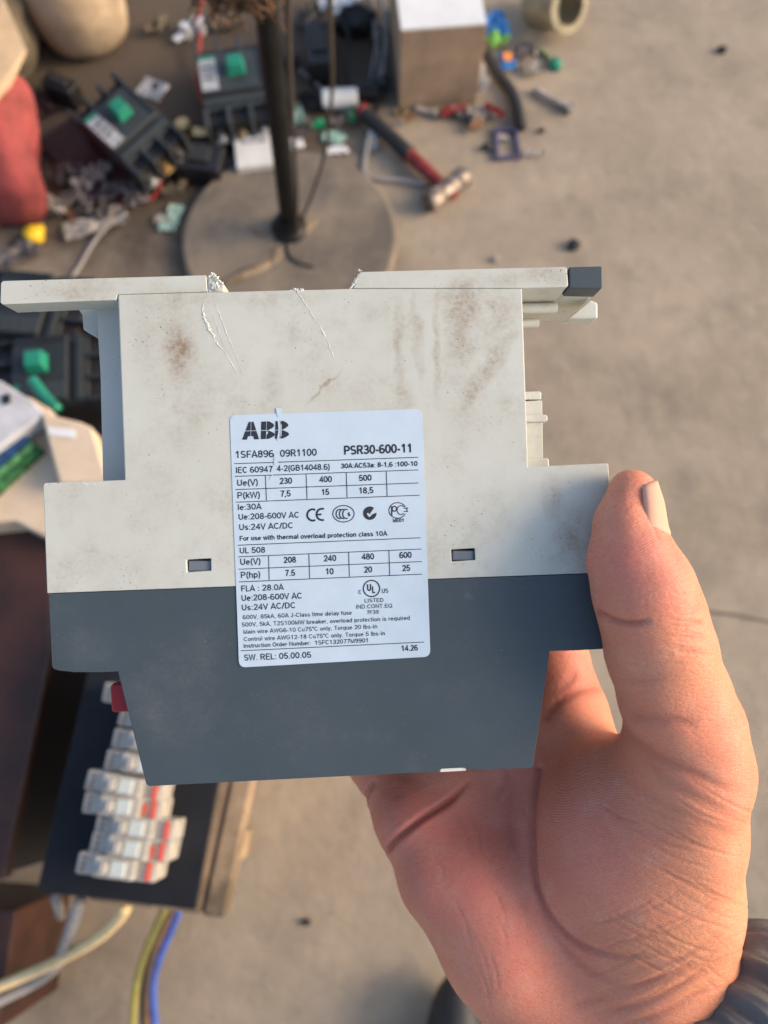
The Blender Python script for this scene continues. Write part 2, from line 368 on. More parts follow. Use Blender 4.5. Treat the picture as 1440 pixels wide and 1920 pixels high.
M['dev_grey'] = housing_material('slate_grey_housing', (0.049, 0.068, 0.082), (0.043, 0.060, 0.072), GST, (0.15, 0.15, 0.142), (0.24, 0.248, 0.248), 0.5, 0.35)
M['dev_side'] = housing_material('pale_grey_inner_wall', (0.56, 0.54, 0.496), (0.512, 0.496, 0.456), [], (0.3, 0.26, 0.22), (0.05, 0.045, 0.04), 0.5, 0.5)
M['burr'] = mat('torn_fresh_plastic', (0.56, 0.565, 0.51), 0.6, var=0.05, scale=300)
M['scuff'] = mat('scuffed_groove', (0.368, 0.344, 0.304), 0.8, var=0.1, scale=600)
M['label'] = mat('white_label', (0.47, 0.575, 0.665), 0.38, var=0.025, scale=120)
M['ink'] = mat('label_ink', (0.022, 0.024, 0.032), 0.5, var=0.1, scale=800)
M['dev_red'] = mat('red_tab_plastic', (0.368, 0.0144, 0.0176), 0.38, var=0.05)
M['slotin'] = mat('slot_clip', (0.136, 0.16, 0.188), 0.4, var=0.05)
M['metal_pin'] = mat('slot_pin', (0.45, 0.44, 0.42), 0.4, 0.6)

BODY = [(221, 552.3), (389, 547.6), (415, 547.6), (470, 546), (540, 544), (552, 541), (566, 543.5), (600, 543), (655, 541.2), (978.6, 540.9), (990, 875.5), (1139, 868.5), (1141, 872), (1151, 1073),
        (1115, 1074.3), (88, 1112.5), (80.5, 910), (83, 905.6), (234, 900)]
SLOT_A = [(349.5, 1049.5), (395, 1047), (395.5, 1070), (350.5, 1073)]
SLOT_B = [(846, 1030.5), (890, 1028), (891, 1050), (847, 1053)]
DEP = 0.045
hb = MB().prism([L2(*p) for p in BODY], -DEP, 0, [[L2(*p) for p in SLOT_A], [L2(*p) for p in SLOT_B]])
upper = hb.build('upper_housing', M['dev_cream'], dev, bevel=0.00022)
upper['label'] = 'cream upper half with dirt smears and scratches'
GREY = [(91, 1113.4), (1115, 1075.4), (1148, 1074.2), (1156, 1150), (1160, 1213), (1128, 1217), (1085, 1219.5), (1031, 1221), (999.5, 1437), (996, 1440.5), (877, 1443.5), (875.5, 1438), (823, 1441), (823.5, 1447), (600, 1458), (279, 1474.5), (273.5, 1470), (221, 1259), (190, 1260.5), (140, 1260.5), (110, 1257.5), (100, 1254), (97, 1249)]
lower = MB().prism([L2(*p) for p in GREY], -DEP, -0.0001).build('lower_housing', M['dev_grey'], dev, bevel=0.00025)
lower['label'] = 'slate grey lower half tapering to a flat front'
# thin dark parting line between the two halves lies in the 0.1 mm gap; clip seen in each slot
for k, s_ in enumerate((SLOT_A, SLOT_B)):
    x0, y0 = L2(s_[0][0]+2.5, s_[3][1]-1.8); x1, y1 = L2(s_[1][0]-0.8, s_[0][1]+2.2)
    c = MB().box(((x0+x1)/2, (y0+y1)/2, -0.0016), (x1-x0, (y1-y0), 0.002)); c.build('slot_clip', M['slotin'], upper, bevel=0.0003)
# top flanges
FL_L = [(2, 531), (6, 527), (200, 521.5), (386, 516.2), (388.6, 546.4), (375, 547.6), (220.6, 552), (217, 562.5), (5, 571), (1, 567)]
MB().prism([L2(*p) for p in FL_L], -0.0078, 0.0001).build('mounting_flange', M['dev_cream'], dev, bevel=0.00035)
FL_R = [(662, 540.6), (668, 530), (671, 520), (676, 511), (683, 509.6), (880, 504.5), (1059, 500.3), (1063, 503), (1065.5, 535), (1062, 538.6), (979, 540.6)]
MB().prism([L2(*p) for p in FL_R], -0.030, 0.0001).build('mounting_flange', M['dev_cream'], dev, bevel=0.00035)
b0 = Lc(985, 515, 198); b1 = Lc(1117, 558, 198)
MB().box(((b0.x+b1.x)/2, (b0.y+b1.y)/2+0.0006, -0.0235), (b1.x-b0.x, b0.y-b1.y-0.0012, 0.030)).build('rail_bracket', M['dev_cream'], dev, bevel=0.0004)
cp = MB().prism([L2(1067.5, 500.4), L2(1127, 498.6), L2(1129.5, 501), L2(1130, 538), L2(1128, 541), L2(1068, 539.5)], -0.0076, -0.00005).build('end_cap', M['dev_grey'], dev, bevel=0.0003)
pq = Lc(1098, 541, 194); MB().box((pq.x, pq.y-0.0001, -0.0042), (0.0042, 0.0004, 0.0022)).build('cap_notch', M['black'], cp)
# wedge, bosses and pins under the bracket
def Lp(px, py, z): p = Lc(px, py, z); return (p.x, p.y)
MB().prism([Lp(1066, 597, 203), Lp(1107, 562, 203), Lp(1121, 567, 203), Lp(1121.5, 597, 203)], -0.020, -0.013).build('bracket_wedge', M['dev_cream'], dev, bevel=0.0005)
for (x0, x1, y, r, z) in ((975, 1044, 578, 1.35, 203), (975, 1010, 606, 1.2, 208)):
    pa, pb = Lc(x0, y, z), Lc(x1, y-1, z); MB().cyl(pa, pb, r/1000, n=20).build('bracket_post', M['dev_cream'], dev, bevel=0.0002, smooth=False)
for (x, y, z, rx) in ((28, 571, 192.4, 2.2), (150, 567, 193, 4.2), (1035, 539.6, 195, 2.6)):
    p = Lc(x, y, z); e = MB().cyl((0, 0, -0.0003), (0, 0, 0.0003), 1, n=24).xf(Matrix.Diagonal((rx/1000, 0.0009, 1, 1)))
    e.xf(Matrix.Translation((p.x, p.y-0.0002, p.z)) @ Matrix.Rotation(R(90), 4, 'X')); e.build('flange_boss', M['dev_cream'], dev)
# inner wall seen in the left notch, and the little corner block above it
pa, pb = Lc(181, 570, 200), Lc(193, 905, 200)
MB().prism([Lp(180.5, 578, 200), Lp(188, 700, 200), Lp(193, 912, 200), Lp(260, 915, 200), Lp(260, 560, 200), Lp(180, 560, 200)], -0.036, -0.010).build('inner_wall', M['dev_side'], dev, bevel=0.0003)
MB().prism([Lp(136, 565, 206), Lp(154, 590, 206), Lp(156, 618, 206), Lp(184, 634, 206), Lp(184, 560, 206)], -0.028, -0.016).build('corner_block', M['dev_cream'], dev, bevel=0.0003)
# DIN clip at the right notch
z = 196
clip = MB().prism([Lp(983, 752, z), Lp(1017, 750, z), Lp(1018.5, 864, z), Lp(983, 866, z)], -0.022, -0.006).build('rail_clip', M['dev_cream'], dev, bevel=0.0004)
MB().prism([Lp(980, 779.5, z), Lp(1023, 778, z), Lp(1026, 781, z), Lp(1026, 789, z), Lp(1023, 791.5, z), Lp(980, 792, z)], -0.0225, -0.0053).build('clip_ridge', M['dev_cream'], clip, bevel=0.0004)
MB().prism([Lp(985, 860.5, z), Lp(1024, 859, z), Lp(1028, 862, z), Lp(1028.5, 880, z), Lp(985, 882, z)], -0.0222, -0.0050).build('clip_foot', M['dev_cream'], clip, bevel=0.0004)
MB().prism([Lp(980, 735, z+1), Lp(1012, 733.5, z+1), Lp(1015, 736, z+1), Lp(1014.5, 749.3, z+1), Lp(980, 750, z+1)], -0.020, -0.0068).build('clip_cap', M['dev_cream'], clip, bevel=0.0004)
# red reset tab beside the taper, white tab in the bottom edge
z = 196
rt = MB().prism([Lp(209, 1283, z), Lp(240, 1281, z), Lp(262, 1334, z), Lp(214, 1336, z), Lp(209, 1333, z), Lp(206, 1290, z)], -0.018, -0.006).build('reset_tab', M['dev_red'], dev, bevel=0.0008)
rt['label'] = 'red reset tab'
MB().prism([Lp(203.5, 1301, z), Lp(212, 1300, z), Lp(213, 1330, z), Lp(206, 1326, z)], -0.016, -0.008).build('tab_grip', M['black'], rt, bevel=0.0003)
MB().prism([L2(825.5, 1443), L2(874, 1440.5), L2(874.5, 1446.5), L2(824.5, 1449.5)], -0.004, -0.0006).build('edge_tab', M['white'], dev, bevel=0.0002)
# gouges: raised burrs of torn plastic beside each scratch
def ridge(pts, w0, h0, seed, jag=0.6, mat_='burr', name='scratch_burr'):
    rng = random.Random(seed); P = smooth_path([Lc(*p) for p in pts], 8); mb = MB(); m = len(P); vv = []
    for i, p in enumerate(P):
        t = (P[min(i+1, m-1)]-P[max(i-1, 0)]).normalized(); s_ = Vector((-t.y, t.x, 0)); e = math.sin(math.pi*min(1, (i+0.3)/(m-1)))**0.5
        ww = 0.9*w0/1000*e*(1+jag*(rng.random()-0.5)*2); hh = 0.32*h0/1000*e*(1+jag*(rng.random()-0.5)*1.6)
        vv += [p-s_*ww*0.5-Vector((0, 0, 1e-4)), p+s_*ww*(rng.random()-0.5)*0.4+Vector((0, 0, hh)), p+s_*ww*0.5-Vector((0, 0, 1e-4))]
    ff = []
    for i in range(m-1):
        a = 3*i; ff += [(a, a+1, a+4, a+3), (a+1, a+2, a+5, a+4)]
    ff += [(0, 2, 1), (3*m-3, 3*m-2, 3*m-1)]
    return mb.add(vv, ff).build(name, M[mat_], upper)
ridge([(381, 570), (380, 585), (386, 605), (395, 622), (407, 645), (418, 655)], 1.1, 0.55, 3, 0.9)
ridge([(416, 652), (428, 672), (441, 693), (447, 704)], 0.45, 0.25, 4)
ridge([(400, 563), (408, 580), (418, 606), (431, 640), (445, 672), (457, 708)], 0.38, 0.22, 5)
ridge([(392, 572), (402, 598), (414, 630), (428, 662)], 0.3, 0.16, 6)
ridge([(381, 570), (386, 562), (394, 560), (401, 566)], 0.35, 0.15, 7, .3)
ridge([(395, 585), (404, 610), (415, 640), (430, 672)], 0.55, 0.05, 8, 0.3, 'scuff', 'scratch_groove')
ridge([(553, 542), (566, 560), (583, 587), (597, 607)], 0.55, 0.32, 9, 0.7)
ridge([(597, 605), (606, 625), (613, 636)], 0.8, 0.4, 10, 0.9)
ridge([(612, 634), (620, 655), (628, 676)], 0.5, 0.22, 11)
ridge([(550, 540), (560, 547), (570, 541)], 1.2, 0.5, 12, 0.9)
ridge([(560, 556), (575, 582), (590, 605), (603, 632), (622, 668)], 0.4, 0.05, 13, 0.3, 'scuff', 'scratch_groove')
ridge([(124, 905.5), (150, 907), (180, 908), (205, 906)], 0.9, 0.3, 14, 0.8)
# thin hairline scuffs
for i, pts in enumerate([[(240, 680), (247, 705), (255, 735), (263, 750)], [(545, 745), (570, 750), (582, 735)], [(572, 650), (560, 680), (545, 715)], [(30, 548), (130, 541), (200, 544)],
                         [(235, 810), (265, 800), (300, 808)], [(640, 590), (650, 583), (660, 584)], [(645, 690), (670, 703), (700, 705)], [(735, 730), (770, 745), (800, 770)]]):
    ridge(pts, 0.14, 0.02, 30+i, 0.4, 'scuff', 'scuff_line')
# torn stub where the flange broke away
tb = MB()
tb.prism([L2(388.5, 547.5), L2(389, 521), L2(396, 515.5), L2(403, 513.5), L2(406, 521), L2(414, 526), L2(421, 535), L2(417, 546.5)], -0.0062, -0.0005)
tb.build('torn_stub', M['burr'], upper, bevel=0.0004)
ridge([(390, 520), (400, 514), (408, 524), (420, 534)], 1.0, 0.5, 21, 0.9)
ridge([(396, 540), (405, 533), (412, 545)], 1.2, 0.35, 22, 0.9)
ridge([(404, 546), (402, 538), (398, 530)], 0.9, -0.1, 23, 0.5, 'scuff', 'scratch_groove')
ridge([(656, 541), (664, 532), (671, 520), (677, 510)], 0.8, 0.45, 24, 0.9)
ridge([(676, 510), (673, 506), (679, 508)], 0.6, 0.4, 25, 0.9)

# ------------------------------------------------------------------ rating label
LT = 0.00012
def rounded(cs, r, k=6):
    out = []; n_ = len(cs)
    for i in range(n_):
        p, a, b_ = Vector(cs[i]), Vector(cs[i-1]), Vector(cs[(i+1) % n_]); da, db = (a-p).normalized(), (b_-p).normalized()
        s0, s1 = p+da*r, p+db*r
        for j in range(k+1):
            t = j/k; out.append(tuple(s0*(1-t)**2+p*2*t*(1-t)+s1*t*t))
    return out
lab = MB().prism([L2(*p) for p in rounded([(431, 778.5), (791.5, 766.5), (807, 1231), (448.5, 1251.5)], 13)], 0.00002, LT).build('rating_label', M['label'], dev)
lab['label'] = 'white rating label printed in black, scuffed at its top'
TZ = LT+0.00006
def ink(mb, name='printed_mark'): return mb.build(name, M['ink'], lab)
def quad(mb, a, b_, wpx, z=TZ):
    a, b_ = Vector(L2(*a)), Vector(L2(*b_)); t = (b_-a).normalized(); s_ = Vector((-t.y, t.x))*wpx*DZ/F_PX/2000
    mb.add([(*(a-s_), z), (*(b_-s_), z), (*(b_+s_), z), (*(a+s_), z)], [(0, 1, 2, 3)]); return mb
def E_(cx, cy, rx, ry, a0, a1):
    n_ = max(4, int(abs(a1-a0)/24)); return [(cx+rx*math.cos(R(a0+(a1-a0)*i/n_)), cy+ry*math.sin(R(a0+(a1-a0)*i/n_))) for i in range(n_+1)]
_t, _b, _x = .94, .06, .66
GL = {
 '0': (.62, [E_(.31, .5, .24, .44, 90, 450)]), '1': (.62, [[(.12, .72), (.26, .80), (.36, 1)], [(.36, 0), (.36, 1)]]), '2': (.62, [E_(.31, .69, .22, .25, 170, -15)+[(.34, .36), (.10, _b), (.58, _b)]]),
 '3': (.62, [E_(.30, .725, .20, .215, 160, -85)+E_(.30, .285, .24, .225, 85, -165)]), '4': (.62, [[(.44, 0), (.44, .96), (.06, .29), (.60, .29)]]), '5': (.62, [[(.54, _t), (.17, _t), (.11, .50)]+E_(.31, .32, .24, .26, 130, -160)]),
 '6': (.62, [E_(.31, .30, .24, .24, 0, 360), E_(.33, .5, .26, .44, 50, 190)]), '7': (.62, [[(.06, _t), (.56, _t), (.36, .5), (.26, 0)]]), '8': (.62, [E_(.31, .735, .19, .205, 0, 360), E_(.31, .29, .23, .23, 0, 360)]), '9': (.62, [E_(.31, .70, .24, .24, 0, 360), E_(.29, .5, .26, .44, 230, 370)]),
 'A': (.70, [[(.03, 0), (.35, .98), (.67, 0)], [(.14, .29), (.56, .29)]]), 'B': (.68, [[(.11, 0), (.11, 1)], [(.11, _t), (.36, _t)]+E_(.36, .735, .19, .205, 90, -90)+[(.11, .53)], [(.36, .53)]+E_(.38, .295, .22, .235, 90, -90)+[(.11, _b)]]),
 'C': (.72, [E_(.38, .5, .30, .44, 42, 318)]), 'D': (.72, [[(.11, 0), (.11, 1)], [(.11, _t), (.33, _t)]+E_(.33, .5, .30, .44, 90, -90)+[(.11, _b)]]), 'E': (.65, [[(.11, 0), (.11, 1)], [(.11, _t), (.60, _t)], [(.11, .53), (.56, .53)], [(.11, _b), (.62, _b)]]),
 'F': (.60, [[(.11, 0), (.11, 1)], [(.11, _t), (.58, _t)], [(.11, .50), (.52, .50)]]), 'G': (.76, [E_(.38, .5, .30, .44, 42, 340)+[(.68, .46), (.42, .46)]]), 'I': (.24, [[(.12, 0), (.12, 1)]]), 'J': (.50, [[(.38, 1), (.38, .28)]+E_(.22, .28, .16, .22, 0, -180)]),
 'L': (.56, [[(.11, 1), (.11, _b), (.54, _b)]]), 'M': (.82, [[(.10, 0), (.10, .97), (.41, .06), (.72, .97), (.72, 0)]]), 'N': (.72, [[(.11, 0), (.11, .97), (.61, .03), (.61, 1)]]), 'O': (.77, [E_(.385, .5, .31, .44, 90, 450)]),
 'P': (.66, [[(.11, 0), (.11, 1)], [(.11, _t), (.38, _t)]+E_(.38, .70, .20, .24, 90, -90)+[(.11, .46)]]), 'Q': (.77, [E_(.385, .5, .31, .44, 90, 450), [(.46, .26), (.72, .0)]]), 'R': (.71, [[(.11, 0), (.11, 1)], [(.11, _t), (.40, _t)]+E_(.40, .715, .20, .225, 90, -90)+[(.11, .49)], [(.38, .49), (.64, 0)]]),
 'S': (.67, [E_(.33, .72, .22, .22, 30, 262)+E_(.33, .28, .25, .22, 82, -148)]), 'T': (.62, [[(.03, _t), (.59, _t)], [(.31, 0), (.31, _t)]]), 'U': (.72, [[(.11, 1), (.11, .36)]+E_(.36, .36, .25, .30, 180, 360)+[(.61, 1)]]), 'V': (.66, [[(.03, 1), (.33, .03), (.63, 1)]]), 'W': (.94, [[(.03, 1), (.25, .04), (.47, .94), (.69, .04), (.91, 1)]]),
 'a': (.56, [E_(.28, .48, .18, .18, 155, 0)+[(.46, 0)], E_(.27, .22, .19, .16, 0, 360)]), 'b': (.57, [[(.10, 0), (.10, 1)], E_(.30, .34, .20, .29, 0, 360)]), 'c': (.51, [E_(.29, .34, .20, .29, 50, 310)]), 'd': (.57, [[(.47, 0), (.47, 1)], E_(.27, .34, .20, .29, 0, 360)]), 'e': (.56, [[(.08, .37), (.48, .37)]+E_(.28, .34, .20, .29, 8, 312)]),
 'f': (.30, [[(.30, .95)]+E_(.29, .78, .13, .16, 100, 180)+[(.16, 0)], [(.02, .66), (.30, .66)]]), 'h': (.56, [[(.10, 0), (.10, 1)], [(.10, .40)]+E_(.28, .42, .18, .22, 170, 0)+[(.46, 0)]]), 'i': (.22, [[(.11, 0), (.11, .72)], [(.11, .87), (.11, 1)]]), 'k': (.50, [[(.10, 0), (.10, 1)], [(.44, .72), (.12, .32)], [(.22, .44), (.47, 0)]]), 'l': (.22, [[(.11, 0), (.11, 1)]]),
 'm': (.84, [[(.10, 0), (.10, .72)], [(.10, .44)]+E_(.26, .46, .15, .19, 170, 0)+[(.41, 0)], [(.41, .44)]+E_(.57, .46, .16, .19, 170, 0)+[(.73, 0)]]), 'n': (.56, [[(.10, 0), (.10, .72)], [(.10, .40)]+E_(.28, .42, .18, .23, 170, 0)+[(.46, 0)]]), 'o': (.56, [E_(.28, .34, .21, .29, 90, 450)]), 'p': (.57, [[(.10, -.22), (.10, .72)], E_(.30, .34, .20, .29, 0, 360)]), 'q': (.57, [[(.47, -.22), (.47, .72)], E_(.27, .34, .20, .29, 0, 360)]),
 'r': (.34, [[(.10, 0), (.10, .72)], [(.10, .42)]+E_(.28, .44, .18, .20, 170, 80)]), 's': (.50, [E_(.25, .49, .16, .15, 30, 262)+E_(.25, .20, .18, .14, 82, -148)]), 't': (.30, [[(.14, .92), (.14, .18)]+E_(.26, .18, .12, .13, 180, 280), [(.02, .66), (.29, .66)]]), 'u': (.56, [[(.10, .72), (.10, .28)]+E_(.28, .28, .18, .22, 180, 350), [(.46, 0), (.46, .72)]]),
 'v': (.50, [[(.03, .72), (.25, .03), (.47, .72)]]), 'w': (.72, [[(.03, .72), (.19, .04), (.36, .68), (.53, .04), (.69, .72)]]), 'y': (.50, [[(.03, .72), (.26, .05)], [(.47, .72), (.22, -.10), (.06, -.20)]]),
 '-': (.36, [[(.04, .36), (.32, .36)]]), '(': (.32, [E_(.42, .40, .30, .66, 118, 242)]), ')': (.32, [E_(-.10, .40, .30, .66, 62, -62)]), '.': (.26, [[(.13, 0), (.13, .13)]]), ',': (.26, [[(.14, .13), (.14, .02), (.09, -.12)]]), ':': (.26, [[(.13, 0), (.13, .13)], [(.13, .54), (.13, .67)]]), '/': (.34, [[(.02, -.02), (.32, 1)]]), '\u00b0': (.34, [E_(.17, .85, .11, .11, 0, 360)]), ' ': (.28, [])}
def text(body, a, b_, cap, bold=0.0):
    wd = 0.060+bold*1.7; x = 0.0; strokes = []
    for ch in body:
        adv, ss = GL[ch]
        strokes += [[(px_+x, py_) for px_, py_ in s_] for s_ in ss]; x += adv+.05
    xs = [q[0] for s_ in strokes for q in s_]; x0, x1 = min(xs)-wd, max(xs)+wd
    A, B = Vector(L2(*a)), Vector(L2(*b_)); d = B-A; sx = d.length/(x1-x0); an = math.atan2(d.y, d.x); sy = cap*DZ/F_PX/1000; ca, sa = math.cos(an), math.sin(an)
    hw = wd*min(1.0, max(0.75, sx/sy))*sy; mb = MB()
    for s_ in strokes:
        P = [Vector(((q[0]-x0)*sx, q[1]*sy)) for q in s_]; P = [p for i, p in enumerate(P) if i == 0 or (p-P[i-1]).length > 1e-7]; m = len(P); vv = []
        closed = m > 4 and (P[0]-P[-1]).length < 1e-6
        if closed: P = P[:-1]; m -= 1
        for i in range(m):
            p = P[i]; u = (p-P[i-1]) if (i or closed) else None; v = (P[(i+1) % m]-p) if (i < m-1 or closed) else None
            u = u.normalized() if u else v.normalized(); v = v.normalized() if v else u
            n1, n2 = Vector((-u.y, u.x)), Vector((-v.y, v.x)); k = (n1+n2); k = k.normalized() if k.length > 1e-6 else n1
            k = k*(hw/max(0.45, k.dot(n1)))
            for s2 in (-1, 1):
                q = p+k*s2; vv.append((A.x+q.x*ca-q.y*sa, A.y+q.x*sa+q.y*ca, TZ))
        mb.add(vv, [(2*i, 2*((i+1) % m), 2*((i+1) % m)+1, 2*i+1) for i in range(m if closed else m-1)])
    return mb.build('printed_text', M['ink'], lab)
B1 = 0.012
for body, a, b_, cap, bold in [
    ('1SFA896', (441.7, 858.9), (514, 857), 13, B1), ('09R1100', (525.5, 856.7), (594.5, 854.2), 13, B1), ('PSR30-600-11', (645.5, 852.6), (771, 848.2), 16.3, 0.022),
    ('IEC 60947', (443, 887.2), (512, 885), 11.2, B1), ('4-2(GB14048.6)', (519.4, 884), (618.6, 880.6), 11, B1), ('30A:AC53a: 8-1,6 :100-10', (639, 878.3), (783.3, 873.4), 8.8, 0.025),
    ('Ue(V)', (445, 911), (484, 909.6), 11.6, B1), ('230', (525, 907.6), (548.3, 906.6), 11.2, 0.018), ('400', (599, 904.7), (623, 903.7), 11.2, 0.018), ('500', (673.3, 902), (697.2, 901), 11.2, 0.018),
    ('P(kW)', (445.6, 934.7), (488, 933.2), 11.6, B1), ('7,5', (525.6, 931.4), (545.6, 930.6), 11.2, 0.018), ('15', (603.3, 928.4), (617.8, 927.8), 11.2, 0.018), ('18,5', (673.3, 925.6), (700.6, 924.5), 11.2, 0.018),
    ('Ie:30A', (446.4, 956.4), (491.4, 954.8), 11, B1), ('Ue:208-600V AC', (447.8, 974.6), (561, 970.6), 11, B1), ('Us:24V AC/DC', (449, 994), (549.7, 990.4), 11, B1),
    ('For use with thermal overload protection class 10A', (449.7, 1013.9), (727, 1004.2), 8.8, 0.02), ('ME01', (736.7, 979.2), (757, 978.4), 6.4, 0.03),
    ('UL 508', (450, 1037.6), (497.8, 1036), 10.8, B1), ('Ue(V)', (451, 1059.2), (489, 1057.7), 11.6, B1), ('208', (532.2, 1055.6), (555.6, 1054.6), 11.2, 0.018), ('240', (607.5, 1052.6), (631, 1051.6), 11.2, 0.018), ('480', (678.3, 1049.5), (702, 1048.5), 11.2, 0.018), ('600', (749, 1046.6), (772.2, 1045.6), 11.2, 0.018),
    ('P(hp)', (452, 1083.9), (488.6, 1082.4), 11.6, B1), ('7.5', (534.4, 1080), (553.9, 1079.2), 11.2, 0.018), ('10', (611, 1077), (626, 1076.4), 11.2, 0.018), ('20', (683, 1073.6), (698.3, 1072.9), 11.2, 0.018), ('25', (754.7, 1070.8), (769.4, 1070.1), 11.2, 0.018),
    ('FLA : 28.0A', (452.8, 1109), (533, 1105.8), 11, B1), ('Ue:208-600V AC', (453.3, 1126.6), (566.4, 1122), 11, B1), ('Us:24V AC/DC', (453.9, 1144.6), (554.2, 1139.8), 11, B1),
    ('600V, 85kA, 60A J-Class time delay fuse', (455.6, 1161), (660, 1152.2), 7.8, 0.006), ('500V, 5kA, T2S100MW breaker, overload protection is required', (453.9, 1175), (768.6, 1162), 7.8, 0.006),
    ('Main wire AWG6-10 Cu75\u00b0C only, Torque 20 lbs-in', (456.7, 1188.4), (707.5, 1177.8), 7.8, 0.006), ('Control wire AWG12-18 Cu75\u00b0C only, Torque 5 lbs-in', (457.5, 1202.2), (722, 1190.8), 7.8, 0.006), ('Instruction Order Number:  1SFC132077M9901', (457.5, 1214.7), (690, 1204.2), 7.8, 0.01),
    ('SW. REL: 05.00.05', (458.3, 1238.4), (583.9, 1232.8), 11.2, B1), ('14.26', (752.8, 1220.8), (783.9, 1219), 10.4, 0.018),
    ('C', (672.2, 1113.4), (677.6, 1113.2), 6.8, 0.02), ('US', (716.4, 1111.8), (728.3, 1111.2), 8, 0.012), ('U', (688.4, 1107.8), (696.4, 1107.5), 12.5, 0.03), ('L', (698, 1111.8), (704.8, 1111.5), 12.5, 0.03),
    ('LISTED', (683.9, 1129.8), (719.4, 1128.4), 7.4, 0.008), ('IND.CONT.EQ', (668, 1141.4), (736, 1138.8), 7.4, 0.008), ('7F39', (687.5, 1151.6), (710.3, 1150.6), 7, 0.008), ('s', (652.2, 968), (657.4, 967.8), 10, 0.03)]:
    text(body, a, b_, cap, bold)
for a, b_ in [((440, 869.4), (513, 867.2)), ((522, 866.7), (784.4, 857.5)), ((440.8, 893.3), (784.4, 881.1)), ((442, 918), (784.4, 905.6)), ((442.8, 941.7), (786.7, 928.6)),
              ((446.4, 1022.2), (789, 1008.3)), ((447, 1044), (790, 1029.4)), ((447.8, 1067.2), (790.8, 1052.8)), ((448.3, 1091), (791.7, 1076.4)), ((452, 1220), (795.6, 1203.6)),
              ((497.8, 892.2), (500, 938.6)), ((574.2, 889.4), (576, 935.8)), ((649.4, 886.8), (651, 933)), ((724.4, 884.2), (726, 930.2)),
              ((503.9, 1042.4), (505, 1087.8)), ((579.4, 1039.2), (580.8, 1084.6)), ((653.9, 1036), (655.3, 1081.4)), ((729.4, 1032.8), (730.8, 1078.4))]:
    ink(quad(MB(), a, b_, 1.35), 'printed_rule')
def arc(mb, c, rx, ry, a0, a1, w, n=28):
    vv = []
    for i in range(n+1):
        a = R(a0+(a1-a0)*i/n)
        for k in (-0.5, 0.5): p = L2(c[0]+(rx+k*w)*math.cos(a), c[1]-(ry+k*w)*math.sin(a)); vv.append((*p, TZ))
    return mb.add(vv, [(2*i, 2*i+1, 2*i+3, 2*i+2) for i in range(n)])
ink(arc(MB(), (696.7, 1103.3), 15.2, 15.2, 0, 360, 2.2, 40))
m_ = arc(MB(), (586.5, 965.5), 10.2, 10.6, 62, 298, 3.6); ink(m_)
m_ = arc(MB(), (604, 964.5), 10.2, 10.6, 70, 290, 3.6); quad(m_, (595, 964.8), (603, 964.5), 3.4); ink(m_)
ink(arc(MB(), (644.2, 963.3), 20, 15.4, 0, 360, 1.7, 44))
for dx in (0, 6.2, 12.4): ink(arc(MB(), (637+dx, 963.6), 6.6, 8.6, 65, 295, 2.2, 18))
# tick mark: filled disc open to the upper right with a tick
dk = MB(); pts = [L2(693.6+12.6*math.cos(R(a)), 962.2-12.6*math.sin(R(a))) for a in range(52, 372, 8)]
pts += [L2(699, 964), L2(692.5, 970), L2(687.5, 963.5), L2(690.3, 961), L2(693, 964.5)]
dk.prism(pts, TZ-0.00002, TZ); ink(dk)
m_ = arc(MB(), (745.5, 957), 16.2, 14.6, 25, 335, 1.5); ink(m_)
m_ = arc(MB(), (739.5, 954), 4.2, 4.6, 0, 360, 2.2, 18); quad(m_, (734.4, 949), (734.8, 967), 2.4); ink(m_)
m_ = arc(MB(), (752, 956.5), 7.2, 8.4, 45, 315, 1.5); quad(m_, (757, 953), (765.5, 952.6), 1.5); quad(m_, (757, 959), (765, 958.6), 1.5); quad(m_, (763, 951.4), (763.2, 960), 1.6); ink(m_)
# heavy three-letter maker's mark cut by fine white lines
def Q(x, y): # logo units: 0..87 wide, 0..33 high -> photo pixels on the sloping baseline
    return (454.2+x*1.0+y*0.03, 824.6-x*0.030-y*1.0)
lg = MB()
def poly(ps): lg.prism([L2(*Q(*p)) for p in ps], TZ-0.00002, TZ)
poly([(0, 0), (9, 0), (11.2, 6.2), (15.3, 6.2), (15.3, 15.6), (5.6, 15.6)]); poly([(6, 16.8), (15.3, 16.8), (15.3, 33), (11.5, 33)])
poly([(16.6, 6.2), (20.5, 6.2), (22.6, 0), (32, 0), (26.4, 15.6), (16.6, 15.6)]); poly([(16.6, 16.8), (26, 16.8), (20.4, 33), (16.6, 33)])
for ox in (35, 61.5):
    poly([(ox, 0), (ox+9.3, 0), (ox+9.3, 15.6), (ox, 15.6)]); poly([(ox, 16.8), (ox+9.3, 16.8), (ox+9.3, 33), (ox, 33)])
    def half(y0, y1, r): return [(ox+10.6, y0)] + [(ox+10.6+4+ (r-4)*math.sin(math.pi*i/10), y0+(y1-y0)*i/10) for i in range(11)] + [(ox+10.6, y1)]
    poly(half(0, 15.6, 15.6)); poly(half(16.8, 33, 13.6))
ink(lg, 'printed_logo')
# the scrape that took the print off: thin bare patches of label stock
sc = MB()
def scr(ps): sc.prism([L2(*p) for p in ps], TZ+0.00001, TZ+0.00005)
scr([(521, 789), (524.5, 788), (526, 800), (524, 826), (519.5, 826), (522.5, 806)]); scr([(514.3, 850), (522, 849), (521, 872), (514, 873)]); scr([(505, 897), (511, 890), (513.5, 893), (508, 899)])
scr([(527, 796), (528.5, 796), (528, 818), (526.6, 818)]); scr([(500, 810), (503, 809), (502, 814), (499, 815)])
scr([(517.5, 765), (530, 765.5), (526, 779), (522, 782), (519.5, 777)])
sc.build('scraped_patch', M['label'], lab)
